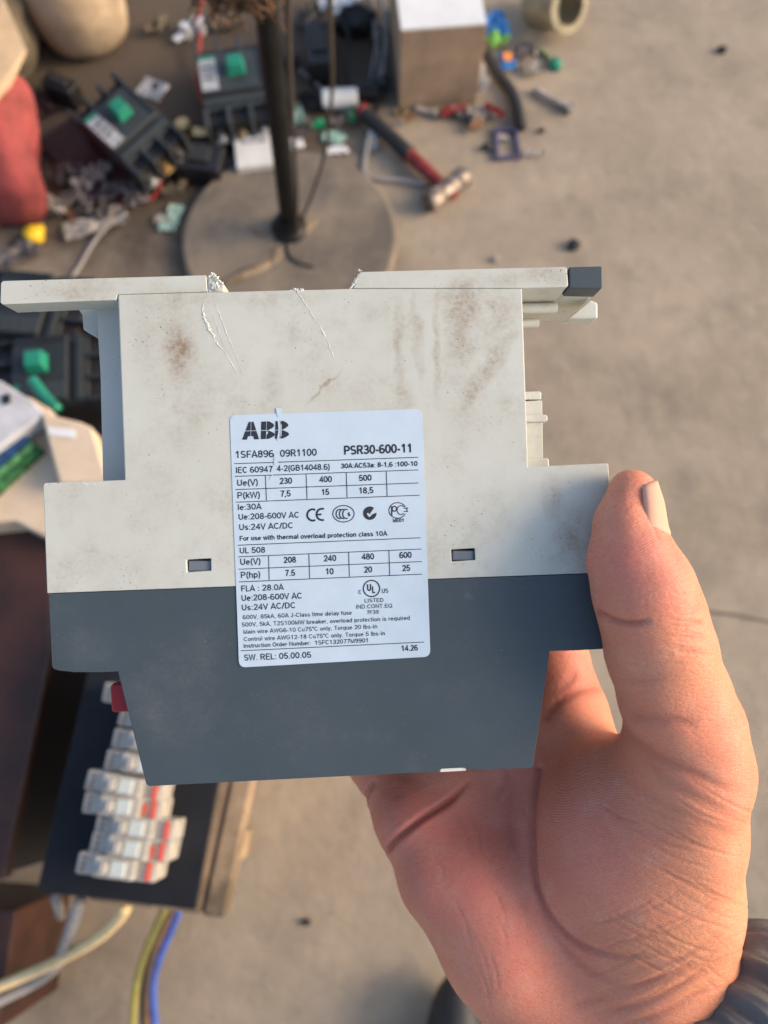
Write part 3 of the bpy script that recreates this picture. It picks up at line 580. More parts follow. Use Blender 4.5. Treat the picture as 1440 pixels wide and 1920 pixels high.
# ================================================================== the hand
# built in millimetres: x right, y down, z away from the lens; the implicit solid is meshed by surface nets
def hc(px, py, z): return np.array([(px-720)*z/F_PX, (py-960)*z/F_PX, z], dtype=np.float32)
HV = 0.85
lo = np.array([-42., -20., 158.]); hi = np.array([140., 190., 276.])
ax = [np.arange(lo[i], hi[i], HV, dtype=np.float32) for i in range(3)]
shape = tuple(len(a) for a in ax)
GX, GY, GZ = ax[0][:, None, None], ax[1][None, :, None], ax[2][None, None, :]
def smin(a, b, k):
    h = np.clip(0.5+0.5*(b-a)/k, 0, 1); return b*(1-h)+a*h-k*h*(1-h)
def cone(a, b, ra, rb, fz=1.0):
    """round cone; fz < 1 flattens it towards the lens axis"""
    ba = b-a; ba2 = float(ba@ba); X, Y, Z = GX-a[0], GY-a[1], GZ-a[2]
    t = np.clip((X*ba[0]+Y*ba[1]+Z*ba[2])/ba2, 0, 1)
    return np.sqrt((X-t*ba[0])**2+(Y-t*ba[1])**2+((Z-t*ba[2])/fz)**2)-(ra+(rb-ra)*t)
def chain(nodes, k=3.0, fz=1.0):
    d = None
    for p, q in zip(nodes[:-1], nodes[1:]):
        e = cone(hc(*p[:3]), hc(*q[:3]), p[3], q[3], fz); d = e if d is None else smin(d, e, k)
    return d
def ellip(c, r, rot=0.0):
    X, Y, Z = GX-c[0], GY-c[1], GZ-c[2]; ca, sa = math.cos(R(rot)), math.sin(R(rot)); U, V_ = X*ca+Y*sa, -X*sa+Y*ca
    k0 = np.sqrt((U/r[0])**2+(V_/r[1])**2+(Z/r[2])**2); k1 = np.sqrt((U/r[0]**2)**2+(V_/r[1]**2)**2+(Z/r[2]**2)**2)+1e-6
    return k0*(k0-1)/k1
# thumb: tip, pad, interphalangeal joint, knuckle, metacarpal
thumb = chain([(1186, 926, 185, 6.1), (1176, 985, 184, 7.9), (1184, 1050, 183, 10.3), (1205, 1105, 183, 11.8), (1222, 1155, 184, 11.9)], 1.5)
thumb = smin(thumb, chain([(1222, 1155, 184, 12.2), (1238, 1225, 186, 12.7), (1263, 1300, 190, 13.2), (1286, 1370, 195, 14.2), (1287, 1435, 199, 15.4)], 2.5), 2.0)
meta = chain([(1287, 1435, 199, 15.4), (1272, 1560, 205, 16.2), (1258, 1680, 210, 17.2), (1225, 1800, 214, 17)], 4)
thenar = smin(ellip(hc(1170, 1600, 213), (23, 32, 19), -8), ellip(hc(1215, 1720, 214), (20, 24, 16), 20), 8)
d_meta = smin(meta, thenar, 10)
# palm: four metacarpals, the heel of the little-finger side, wrist
palm = chain([(1180, 1900, 222, 15), (1105, 1600, 230, 13), (1062, 1350, 239, 12.5)], 4, 0.95)
for nd in ([(1120, 1930, 222, 16), (1000, 1620, 231, 14), (945, 1405, 240, 12.5)], [(1060, 1950, 222, 16), (915, 1640, 230, 14), (838, 1470, 238, 12)], [(1122, 1985, 220, 15), (932, 1785, 224, 15.0), (835, 1640, 227, 13.5), (778, 1535, 233, 11.5)]):
    palm = smin(palm, chain(nd, 4, 0.95), 9)
palm = smin(palm, ellip(hc(940, 1738, 223), (15.0, 26, 16), -28), 8)
AXW = np.array([.70, .62, -.35], dtype=np.float32)
wrist = smin(cone(hc(1118, 1938, 226), hc(1118, 1938, 226)+80*AXW, 15.5, 16.5), cone(hc(1262, 1812, 222), hc(1262, 1812, 222)+80*AXW, 16.0, 16.5), 14)
palm = smin(palm, wrist, 12)
# fingers, behind the device
fing = None
for nd in ([(1062, 1350, 239, 12.0), (1040, 1230, 247, 10.4), (985, 1080, 251, 9.6), (905, 1000, 248, 9), (830, 960, 245.5, 7.8)],
           [(945, 1405, 240, 12.0), (890, 1240, 248, 10.4), (830, 1080, 251, 9.6), (750, 1000, 248, 9), (680, 960, 245.5, 7.8)],
           [(838, 1470, 239, 11.5), (770, 1320, 247, 9.8), (690, 1180, 250, 9), (610, 1110, 247, 8.4), (545, 1080, 245, 7.2)],
           [(778, 1535, 235, 10.5), (702, 1425, 246, 8.6), (640, 1330, 248, 7.8), (580, 1280, 246.5, 7.2), (530, 1262, 244.5, 6.4)]):
    c_ = chain(nd, 2.0); fing = c_ if fing is None else smin(fing, c_, 1.2)
D = smin(palm, fing, 6)
D = smin(D, d_meta, 15)
D = smin(D, thumb, 5)
# the flesh gives way to the device: its whole solid is cut out of the hand
def poly_sdf(P, X, Y):
    P = np.array(P); d = np.full(np.broadcast(X, Y).shape, 1e9); s = np.zeros(d.shape, bool)
    for i in range(len(P)):
        a, b = P[i], P[(i+1) % len(P)]; e = b-a; wx, wy = X-a[0], Y-a[1]; t = np.clip((wx*e[0]+wy*e[1])/(e@e), 0, 1)
        d = np.minimum(d, (wx-t*e[0])**2+(wy-t*e[1])**2)
        cnd = (a[1] > Y) != (b[1] > Y)
        with np.errstate(divide='ignore', invalid='ignore'): xi = a[0]+(Y-a[1])/(e[1] if e[1] else 1e-9)*e[0]
        s ^= cnd & (X < xi)
    return np.where(s, -np.sqrt(d), np.sqrt(d))
out_px = BODY[:14]+GREY[4:]+[(88, 1112.5), (80.5, 910), (234, 900)]
pm = [((x-720)*DZ/F_PX, (y-960)*DZ/F_PX) for x, y in out_px]
d2 = poly_sdf(pm, ax[0][:, None], ax[1][None, :]).astype(np.float32)[:, :, None]
dz = np.abs(GZ-(DZ+22.5))-22.5-0.15
dd = np.maximum(d2-0.15, dz)
D = -smin(-D, dd, 1.2)
D = D.astype(np.float32)
def surface_nets(Fv, o, h):
    nx, ny, nz = Fv.shape; S = Fv < 0
    cs = np.zeros((nx-1, ny-1, nz-1), np.int8)
    for i in (0, 1):
        for j in (0, 1):
            for k in (0, 1): cs += S[i:nx-1+i, j:ny-1+j, k:nz-1+k]
    cell = (cs > 0) & (cs < 8); ids = np.full(cell.shape, -1, np.int64); I, J, K = np.nonzero(cell); ids[I, J, K] = np.arange(len(I))
    acc = np.zeros((len(I), 3)); cnt = np.zeros(len(I))
    cor = [(i, j, k) for i in (0, 1) for j in (0, 1) for k in (0, 1)]
    for a in cor:
        for axx in range(3):
            if a[axx]: continue
            b = list(a); b[axx] = 1
            fa = Fv[I+a[0], J+a[1], K+a[2]]; fb = Fv[I+b[0], J+b[1], K+b[2]]; m = (fa < 0) != (fb < 0)
            t = np.where(m, fa/np.where(m, fa-fb, 1), 0); p = np.tile(np.array(a, float), (len(I), 1)); p[:, axx] += t
            acc += p*m[:, None]; cnt += m
    V = (np.stack([I, J, K], 1)+acc/cnt[:, None])*h+o
    Q_ = []
    for axx in range(3):
        u, v = [(1, 2), (2, 0), (0, 1)][axx]
        sl0 = [slice(1, s-1) for s in Fv.shape]; sl1 = list(sl0)
        sl0[axx] = slice(0, Fv.shape[axx]-1); sl1[axx] = slice(1, Fv.shape[axx])
        a, b = S[tuple(sl0)], S[tuple(sl1)]; E = np.stack(np.nonzero(a != b), 1); fl_ = a[tuple(E.T)]
        base = E.copy(); base[:, u] += 1; base[:, v] += 1
        def cid(du, dv):
            q = base.copy(); q[:, u] -= du; q[:, v] -= dv; return ids[q[:, 0], q[:, 1], q[:, 2]]
        q = np.stack([cid(1, 1), cid(0, 1), cid(0, 0), cid(1, 0)], 1); q[~fl_] = q[~fl_][:, ::-1]; Q_.append(q)
    Q_ = np.concatenate(Q_); return V, Q_[(Q_ >= 0).all(1)]
HVt, HQ = surface_nets(D, lo, HV)
# keep the solid inside the sleeve closed: drop nothing, smooth lightly
def laplace(V, Qd, it, lam=0.5):
    e = np.concatenate([Qd[:, [0, 1]], Qd[:, [1, 2]], Qd[:, [2, 3]], Qd[:, [3, 0]]]); e = np.concatenate([e, e[:, ::-1]])
    deg = np.bincount(e[:, 0], minlength=len(V))[:, None]
    for _ in range(it):
        s = np.zeros_like(V)
        for k in range(3): s[:, k] = np.bincount(e[:, 0], weights=V[e[:, 1], k], minlength=len(V))
        V = V+lam*(s/deg-V)
    return V
def normals(V, Qd):
    fn = np.cross(V[Qd[:, 2]]-V[Qd[:, 0]], V[Qd[:, 3]]-V[Qd[:, 1]]); N = np.zeros_like(V)
    for k in range(4):
        for c_ in range(3): N[:, c_] += np.bincount(Qd[:, k], weights=fn[:, c_], minlength=len(V))
    return N/np.linalg.norm(N, axis=1)[:, None]
HVt = laplace(HVt, HQ, 3)
def refine(V, Qd):
    e = np.concatenate([Qd[:, [0, 1]], Qd[:, [1, 2]], Qd[:, [2, 3]], Qd[:, [3, 0]]]); es = np.sort(e, 1); n_ = len(V)
    key, invk = np.unique(es[:, 0]*n_+es[:, 1], return_inverse=True); mid = (V[key//n_]+V[key % n_])/2
    nq = len(Qd); E0, E1, E2, E3 = (invk[k*nq:(k+1)*nq]+n_ for k in range(4)); Fc = np.arange(nq)+n_+len(key)
    W = np.concatenate([V, mid, V[Qd].mean(1)])
    return W, np.concatenate([np.stack([Qd[:, 0], E0, Fc, E3], 1), np.stack([E0, Qd[:, 1], E1, Fc], 1), np.stack([Fc, E1, Qd[:, 2], E2], 1), np.stack([E3, Fc, E2, Qd[:, 3]], 1)])
HVt, HQ = refine(HVt, HQ); HVt = laplace(HVt, HQ, 3)
HN = normals(HVt, HQ)
if (HN[:, 2]*(HVt[:, 2]-HVt[:, 2].mean())).mean() < 0: HQ = HQ[:, ::-1]; HN = -HN
PX = 720+F_PX*HVt[:, 0]/HVt[:, 2]; PY = 960+F_PX*HVt[:, 1]/HVt[:, 2]
front = np.clip(-HN[:, 2]*2.5+0.2, 0, 1)
def dist_poly(pts):
    P = np.array([(p.x, p.y) for p in smooth_path([(x, y, 0) for x, y in pts], 6)]); D_ = np.full(len(PX), 1e9); T_ = np.zeros(len(PX)); m = len(P)-1; lo_, hi_ = P.min(0)-40, P.max(0)+40
    sel = np.nonzero((PX > lo_[0]) & (PX < hi_[0]) & (PY > lo_[1]) & (PY < hi_[1]) & (front > 0))[0]; X_, Y_ = PX[sel], PY[sel]; d = np.full(len(sel), 1e9); par = np.zeros(len(sel))
    for i, (a, b) in enumerate(zip(P[:-1], P[1:])):
        e = b-a; t = np.clip(((X_-a[0])*e[0]+(Y_-a[1])*e[1])/(e@e), 0, 1); q = np.hypot(X_-a[0]-t*e[0], Y_-a[1]-t*e[1]); k = q < d; d = np.where(k, q, d); par = np.where(k, (i+t)/m, par)
    D_[sel] = d/7.2; T_[sel] = np.clip(np.minimum(par, 1-par)*4, 0, 1); H_ = np.zeros(len(PX)); H_[sel] = par < .5; return D_, T_, H_
dispf = np.zeros(len(PX)); disp = np.zeros(len(PX)); redn = np.zeros(len(PX))
CREASES = [([(1122, 1149), (1150, 1164), (1185, 1169), (1222, 1163)], .9, .8), ([(1165, 1272), (1200, 1278), (1240, 1273)], .22, 1.0), ([(1275, 1178), (1300, 1172), (1322, 1168)], .28, .7), ([(1268, 1196), (1300, 1196), (1328, 1200)], .22, .7), ([(1290, 1150), (1312, 1140)], .25, .7), ([(1262, 1210), (1295, 1222), (1335, 1232)], .18, .8),
    ([(1168, 1338), (1210, 1346), (1270, 1352), (1310, 1362)], .4, 1.3), ([(1166, 1345), (1186, 1385), (1240, 1425), (1320, 1462), (1385, 1490)], .45, 1.3), ([(1190, 1400), (1240, 1460), (1310, 1500), (1380, 1530)], .3, 1.2), ([(1150, 1440), (1230, 1500), (1320, 1545), (1385, 1570)], .2, 1.2),
    ([(1010, 1440), (1000, 1520), (997, 1600), (1008, 1670), (1035, 1725), (1085, 1770), (1160, 1795), (1240, 1790)], 1.0, .85), ([(1000, 1640), (1020, 1720), (1070, 1790), (1120, 1830), (1190, 1850)], .35, 1.0), ([(965, 1440), (955, 1520), (962, 1600)], .3, 1.4), ([(925, 1500), (945, 1470), (955, 1440)], .3, 1.0),
    ([(728, 1592), (745, 1572), (790, 1535), (845, 1500), (880, 1462)], 1.5, .8), ([(680, 1506), (688, 1488), (705, 1460)], 1.2, .7), ([(735, 1470), (750, 1500)], .2, 1.5),
    ([(1100, 1905), (1190, 1885), (1280, 1845), (1372, 1790)], .4, 1.0), ([(1160, 1925), (1260, 1890), (1350, 1840)], .35, 1.0), ([(1120, 1860), (1220, 1840), (1310, 1805), (1380, 1760)], .35, 1.1), ([(1180, 1815), (1270, 1800), (1370, 1740)], .25, 1.1), ([(1060, 1890), (1150, 1868)], .25, 1.1),
    ([(1025, 1345), (1050, 1312), (1095, 1290), (1150, 1290)], .6, 1.4), ([(1020, 1310), (1060, 1285), (1080, 1255)], .25, 1.2), ([(1250, 1000), (1262, 1030), (1270, 1060)], .15, .8), ([(1216, 895), (1219, 930), (1222, 970), (1232, 1006), (1244, 1016)], .16, .4)]
rng = np.random.RandomState(4)
for k in range(26):   # fine slanting lines of the thenar skin
    x, y = 1120+rng.rand()*170, 1450+k*13+rng.rand()*10; l = 80+rng.rand()*110; CREASES.append(([(x, y), (x+l*.5, y+l*.30), (x+l, y+l*.45)], .11+.12*rng.rand(), .38))
for k in range(26):   # crossing lines towards the wrist
    x, y = 1090+rng.rand()*200, 1720+rng.rand()*170; l = 60+rng.rand()*110; CREASES.append(([(x, y), (x+l*.5, y-l*.16), (x+l, y-l*.45)], .06+.11*rng.rand(), .42))
for k in range(12):
    x, y = 1180+rng.rand()*150, 1690+rng.rand()*130; l = 50+rng.rand()*60; CREASES.append(([(x, y), (x+l*.5, y+l*.35), (x+l, y+l*.8)], .05+.07*rng.rand(), .38))
for k in range(14):   # knuckle and side of the thumb
    x, y = 1235+rng.rand()*40, 1110+k*10; l = 30+rng.rand()*40; CREASES.append(([(x, y), (x+l*.5, y+4), (x+l, y+rng.rand()*14-4)], .10+.14*rng.rand(), .36))
for k in range(16):   # palm under the device and little-finger side
    x, y = 800+rng.rand()*180, 1500+rng.rand()*330; l = 40+rng.rand()*70; CREASES.append(([(x, y), (x+l*.22, y+l*.5), (x+l*.3, y+l)], .05+.07*rng.rand(), .45))
for pts, dp, wd in CREASES:
    d, tp, hf = dist_poly(pts)
    if dp > .5: tp = np.maximum(tp, hf)
    g = np.exp(-(d/wd)**2); (dispf if wd < .5 else disp).__isub__(dp*g*front*tp); disp += 0.12*dp*np.exp(-((d-2.2*wd)/(1.4*wd))**2)*front*tp; redn += 0.7*min(1, dp*1.6)*np.exp(-(d/(wd*1.1))**2)*tp
disp += np.maximum(dispf, -.2)
lum = np.array([mnoise.noise(Vector((p[0]*.07, p[1]*.07, p[2]*.07))) for p in HVt])
disp += 0.55*lum*np.clip(d2[np.clip(((HVt[:, 0]-lo[0])/HV).astype(int), 0, shape[0]-1), np.clip(((HVt[:, 1]-lo[1])/HV).astype(int), 0, shape[1]-1), 0]/3, 0, 1)
HVt = HVt+HN*disp[:, None]
def blot(x, y, r, s): return s*np.exp(-((PX-x)**2+(PY-y)**2)/r**2)
pink = 0.35*redn+blot(1185, 1050, 90, .6)+blot(1080, 1530, 110, .45)+blot(880, 1640, 130, .7)+blot(1110, 1620, 120, .35)+blot(760, 1520, 80, .6)+blot(1090, 1250, 70, .55)+blot(960, 1780, 120, .25)+blot(1000, 1900, 90, .12)+blot(930, 1480, 90, .3)+0.28*lum
tan_ = blot(1330, 1600, 130, .5)+blot(1330, 1780, 110, .5)+blot(1290, 1250, 90, .5)+blot(1250, 1820, 120, .35)
hand_base = CO+CF*0.222+CX*((1150-720)/F_PX*0.222)+CU*((960-1900)/F_PX*0.222)
person = thing('person', 'hand with palm up in a dark grey gathered sleeve, thumb gripping the device', 'person', dev_loc, rot=(R(TILT), 0, 0))
hm = bpy.data.meshes.new('hand')
loc_v = np.stack([HVt[:, 0]/1000, -HVt[:, 1]/1000, (DZ-HVt[:, 2])/1000], 1)
hm.from_pydata(loc_v.tolist(), [], HQ.tolist()); hm.validate()
bmh = bmesh.new(); bmh.from_mesh(hm); bmesh.ops.recalc_face_normals(bmh, faces=bmh.faces[:]); bmh.to_mesh(hm); bmh.free()
hm.polygons.foreach_set('use_smooth', [True]*len(hm.polygons))
for nm, arr in (('pink', np.clip(pink, 0, 1)), ('tan', np.clip(tan_, 0, 1)), ('crease', np.clip(redn, 0, 1))):
    at = hm.attributes.new(nm, 'FLOAT', 'POINT'); at.data.foreach_set('value', arr.astype(np.float32))
def skin_material():
    m = bpy.data.materials.new('skin'); m.use_nodes = True; n = m.node_tree; L = n.links; b = n.nodes['Principled BSDF']
    tc = n.nodes.new('ShaderNodeTexCoord'); V = tc.outputs['Object']
    def attr(a): t = n.nodes.new('ShaderNodeAttribute'); t.attribute_name = a; return t.outputs['Fac']
    base = mixc(n, L, noise(n, L, V, 60, 5, 0.6, 0.35, 0.68), (0.68, 0.265, 0.168), (0.60, 0.212, 0.130))
    base = mixc(n, L, attr('pink'), base, (0.57, 0.18, 0.138))
    base = mixc(n, L, attr('tan'), base, (0.62, 0.27, 0.135))
    base = mixc(n, L, mathn(n, L, 'MULTIPLY', noise(n, L, V, 160, 4, 0.6, 0.5, 0.75), 0.35), base, (0.60, 0.33, 0.24))
    base = mixc(n, L, mathn(n, L, 'MULTIPLY', noise(n, L, V, 1100, 3, 0.6, 0.48, 0.66), 0.22), base, (0.36, 0.12, 0.075))
    base = mixc(n, L, mathn(n, L, 'MULTIPLY', attr('crease'), 0.55), base, (0.27, 0.075, 0.05))
    L.new(base, b.inputs['Base Color'])
    b.inputs['Roughness'].default_value = 0.52; b.inputs['Specular IOR Level'].default_value = 0.32
    b.inputs['Subsurface Weight'].default_value = 0.3; b.inputs['Subsurface Radius'].default_value = (1.0, 0.35, 0.18); b.inputs['Subsurface Scale'].default_value = 0.0035
    # papillary ridges and the net of fine lines
    wv = n.nodes.new('ShaderNodeTexWave'); wv.inputs['Scale'].default_value = 620; wv.inputs['Distortion'].default_value = 6; wv.inputs['Detail'].default_value = 2; wv.inputs['Detail Scale'].default_value = 0.25
    mp = n.nodes.new('ShaderNodeMapping'); mp.inputs['Rotation'].default_value = (0, 0, R(62)); L.new(V, mp.inputs['Vector']); L.new(mp.outputs[0], wv.inputs['Vector'])
    vo = n.nodes.new('ShaderNodeTexVoronoi'); vo.feature = 'DISTANCE_TO_EDGE'; vo.inputs['Scale'].default_value = 520
    mp2 = n.nodes.new('ShaderNodeMapping'); mp2.inputs['Scale'].default_value = (0.55, 1.5, 1); mp2.inputs['Rotation'].default_value = (0, 0, R(25)); L.new(V, mp2.inputs['Vector']); L.new(mp2.outputs[0], vo.inputs['Vector'])
    vm = n.nodes.new('ShaderNodeMapRange'); vm.inputs[1].default_value = 0; vm.inputs[2].default_value = 0.14; L.new(vo.outputs['Distance'], vm.inputs[0])
    h = mathn(n, L, 'ADD', mathn(n, L, 'MULTIPLY', wv.outputs['Fac'], 0.25), mathn(n, L, 'MULTIPLY', vm.outputs[0], 0.22))
    h = mathn(n, L, 'ADD', h, noise(n, L, V, 700, 4, 0.6))
    bp = n.nodes.new('ShaderNodeBump'); bp.inputs['Strength'].default_value = 0.75; bp.inputs['Distance'].default_value = 0.00024; L.new(h, bp.inputs['Height']); L.new(bp.outputs[0], b.inputs['Normal'])
    return m
M['skin'] = skin_material(); hm.materials.append(M['skin'])
hand = bpy.data.objects.new('hand', hm); C.objects.link(hand); hand.parent = person
# thumb nail: curved plate on the outer side of the thumb tip
M['nail'] = mat('nail', (0.68, 0.35, 0.245), 0.5, var=0.05, scale=80, spec=0.12, sss=0.15)
nm_ = MB(); nv = []; NU, NVn = 16, 14
def thumb_axis(t): # centre (px, py), radius mm, depth along the nail
    P = [(1187, 902, 5.2), (1183, 940, 7.2), (1180, 985, 8.45), (1183, 1012, 9.2)]
    f = t*3; i = min(int(f), 2); u = f-i; return [P[i][k]*(1-u)+P[i+1][k]*u for k in range(3)]
for i in range(NU+1):
    t = i/NU; cx, cy, r = thumb_axis(t); zc = 184.4; c_ = hc(cx, cy, zc)
    half_w = 62*min(1, (t*6)**0.5+0.25)*min(1, ((1-t)*5)**0.5+0.2)
    for j in range(NVn+1):
        a = R(-20+half_w*(j/NVn*2-1)); rr = r+0.36-0.75*abs(j/NVn*2-1)**5-0.6*max(0, t-0.82)/0.18
        nv.append(Vector(((c_[0]+rr*math.cos(a))/1000, -c_[1]/1000, (DZ-(c_[2]+rr*math.sin(a)))/1000)))
m1 = len(nv)
for i in range(NU+1):
    cx, cy, r = thumb_axis(i/NU); c_ = hc(cx, cy, 184.4)
    for j in range(NVn+1): q = nv[i*(NVn+1)+j]; c3 = Vector((c_[0]/1000, -c_[1]/1000, (DZ-184.4)/1000)); nv.append(q+(c3-q).normalized()*0.0009)
q_ = lambda i, j: i*(NVn+1)+j; nf = []
for i in range(NU):
    for j in range(NVn): nf += [(q_(i, j), q_(i+1, j), q_(i+1, j+1), q_(i, j+1)), (q_(i, j)+m1, q_(i, j+1)+m1, q_(i+1, j+1)+m1, q_(i+1, j)+m1)]
rim = [q_(i, 0) for i in range(NU+1)]+[q_(NU, j) for j in range(1, NVn+1)]+[q_(i, NVn) for i in range(NU-1, -1, -1)]+[q_(0, j) for j in range(NVn-1, 0, -1)]
for a in range(len(rim)): i, j = rim[a], rim[(a+1) % len(rim)]; nf.append((i, i+m1, j+m1, j))
nm_.add(nv, nf).build('thumbnail', M['nail'], hand, smooth=True)
# gathered cuff round the wrist
M['sleeve'] = mat('dark_grey_cloth', (0.13, 0.128, 0.122), 0.75, var=0.1, scale=60, bump=0.25, bscale=2500, spec=0.4)
def cl(px, py, z): return Lc(px, py, z)
sa_ = cl(1228, 1912, 219); sb_ = sa_+Vector((.70, -.62, .35))*.3
axd = (sb_-sa_).normalized(); e1 = Vector((axd.y, -axd.x, 0)).normalized(); e2 = axd.cross(e1).normalized()
if e2.z < 0: e2 = -e2
NT, NS = 480, 70; sv = []
for i in range(NS+1):
    s = i/NS
    for k in range(NT):
        th = 2*math.pi*k/NT
        cx_, sx_ = math.cos(th), math.sin(th)
        gath = 1.5*mnoise.noise(Vector((cx_*9+s*2.0, sx_*9, s*3.2)))+0.9*mnoise.noise(Vector((cx_*19, sx_*19+s*3, s*5+7)))+0.35*math.sin(th*41+4*mnoise.noise(Vector((cx_*4, sx_*4, s*4)))+3*s)
        a1, a2 = 0.0375+0.016*s**0.8, 0.0225+0.018*s**0.8
        puff = 0.0030*math.sin(min(1, s/0.22)*math.pi)*(1 if s < 0.22 else 0)+0.004*max(0, s-0.22)
        amp = 0.0017*(0.45+min(1, s*7))*(1-0.35*s)
        lip = -0.0022*max(0, 1-s/0.035)
        d = e1*math.cos(th)*(a1+puff+lip+amp*gath)+e2*math.sin(th)*(a2+puff+lip+amp*gath)
        sv.append(sa_+axd*(s*0.085+0.0012*math.sin(th*19+1)*(1-s))+d)
m1 = len(sv)
sv += [p-(p-(sa_+axd*((p-sa_).dot(axd)))).normalized()*0.0011 for p in sv]
sf = []
for i in range(NS):
    for k in range(NT):
        a, b_, c_, d_ = i*NT+k, i*NT+(k+1) % NT, (i+1)*NT+(k+1) % NT, (i+1)*NT+k; sf += [(a, b_, c_, d_), (a+m1, d_+m1, c_+m1, b_+m1)]
for k in range(NT):
    a, b_ = k, (k+1) % NT; sf += [(a, a+m1, b_+m1, b_), (NS*NT+a, NS*NT+b_, NS*NT+b_+m1, NS*NT+a+m1)]
sl = MB().add(sv, sf).build('jacket_sleeve', M['sleeve'], person, smooth=True); sl['label'] = 'dark grey sleeve with gathered elastic cuff'
# ================================================================== things on the floor and the bench behind
def V3(p, dz=0.0): return Vector((p.x, p.y, p.z+dz))
def Ms(o, mb, name, mt, **k): return mb.build(name, M[mt], o, **k)
# shoe tip of the same person
sp_ = G(848, 1862); shoe = MB()
shoe.lump((sp_.x, sp_.y-0.115, 0.045), (0.048, 0.15, 0.055), 0.05, 2, 3.0, 28, 16, zmin=0.006)
inv = Matrix.LocRotScale(dev_loc, Matrix.Rotation(R(TILT), 3, 'X'), None).inverted()
shoe.xf(inv).build('shoe', M['shoe'], person, smooth=True)['label'] = 'dark shoe toe on the floor below'

# ---- round base with its black pole, cable and fibre tangle
pb = G(546, 448)
st = thing('pole_stand', 'black pole rising from a round dusty floor base', 'stand', (pb.x, pb.y, 0))
M['disc'] = mat('dusty_disc', (0.185, 0.150, 0.112), 0.9, var=0.28, scale=9, bump=0.4, bscale=60, col2=(0.105, 0.09, 0.074))
RB = (G(745, 455).x-G(345, 455).x)/2
cb = G(545, 458); ox, oy = cb.x-pb.x, cb.y-pb.y
MB().lathe([(RB-0.002, 0.0), (RB, 0.006), (RB, 0.018), (RB-0.005, 0.0235), (RB-0.012, 0.0245), (RB-0.016, 0.0240), (0.07, 0.028), (0.0, 0.030)], 72, (ox, oy, 0)).build('base_disc', M['disc'], st, smooth=False)
MB().lathe([(0.034, 0.027), (0.034, 0.036), (0.026, 0.042), (0.022, 0.06), (0.018, 0.061)], 28).build('collar', M['polem'], st)
h0 = height_at(pb, -30); pt = G(494, -30, h0); pd = (Vector((pt.x-pb.x, pt.y-pb.y, h0))).normalized()
MB().cyl(pd*.03, pd*1.05, 0.0165, 0.0172, 28).build('pole', M['polem'], st, smooth=False)
clay = mat('clay_smear', (0.264, 0.196, 0.128), 0.95, var=0.2, scale=40)
for (x, y, rx, ry, an) in ((470, 508, .055, .010, 28), (520, 478, .022, .012, 60), (572, 428, .026, .012, 40), (500, 440, .03, .008, -20)):
    q = G(x, y, .028); MB().lump((0, 0, 0), (rx, ry, .0035), .5, 2.5, x*.01, 20, 10).xf(Matrix.Translation((q.x-pb.x, q.y-pb.y, .0275)) @ Matrix.Rotation(R(an), 4, 'Z')).build('clay_smear', clay, st, smooth=True)
def hpt(px, py, h): return G(px, py, h)
M['darkcable'] = mat('dark_cable', (0.06, 0.045, 0.035), 0.6)
cab = [hpt(618, -40, .75), hpt(620, 60, .6), hpt(622, 180, .42), hpt(606, 300, .24), hpt(575, 390, .10), hpt(548, 440, .035), hpt(540, 468, .032), hpt(556, 490, .031), hpt(590, 500, .03)]
tag(MB().tube(cab, 0.0027, 8).build('power_cable', M['darkcable'], smooth=True), 'thin dark cable hanging loose right of the black pole', 'cable')
cab = [hpt(540, -30, .85), hpt(541, 60, .74), hpt(545, 150, .6), hpt(551, 260, .43), hpt(557, 360, .24), hpt(556, 425, .06)]
tag(MB().tube(cab, 0.0028, 8).build('power_cable', M['darkcable'], smooth=True), 'thin dark cable running straight down along the black pole', 'cable')
rng = random.Random(2); fb = MB(); ft = hpt(462, 14, .78)
for i in range(150):
    a = rng.random()*6.28; r0 = rng.random()**.5*0.027; p = ft+Vector((r0*math.cos(a)*1.2-0.005, r0*math.sin(a)*.7, 0.03))
    pts = [p]
    for k in range(3): p = p+Vector((rng.uniform(-.010, .010), rng.uniform(-.009, .009), -rng.uniform(.003, .012))); pts.append(p)
    fb.tube(pts, 0.0010, 4, 3)
fb.lump(ft+Vector((0, 0, .035)), (0.034, 0.026, 0.02), 0.5, 4, 1.0, 20, 12)
tag(fb.build('fibre_tangle', M['fibre']), 'brown tangle of dry fibre tied at the top of the black pole', 'fibre')

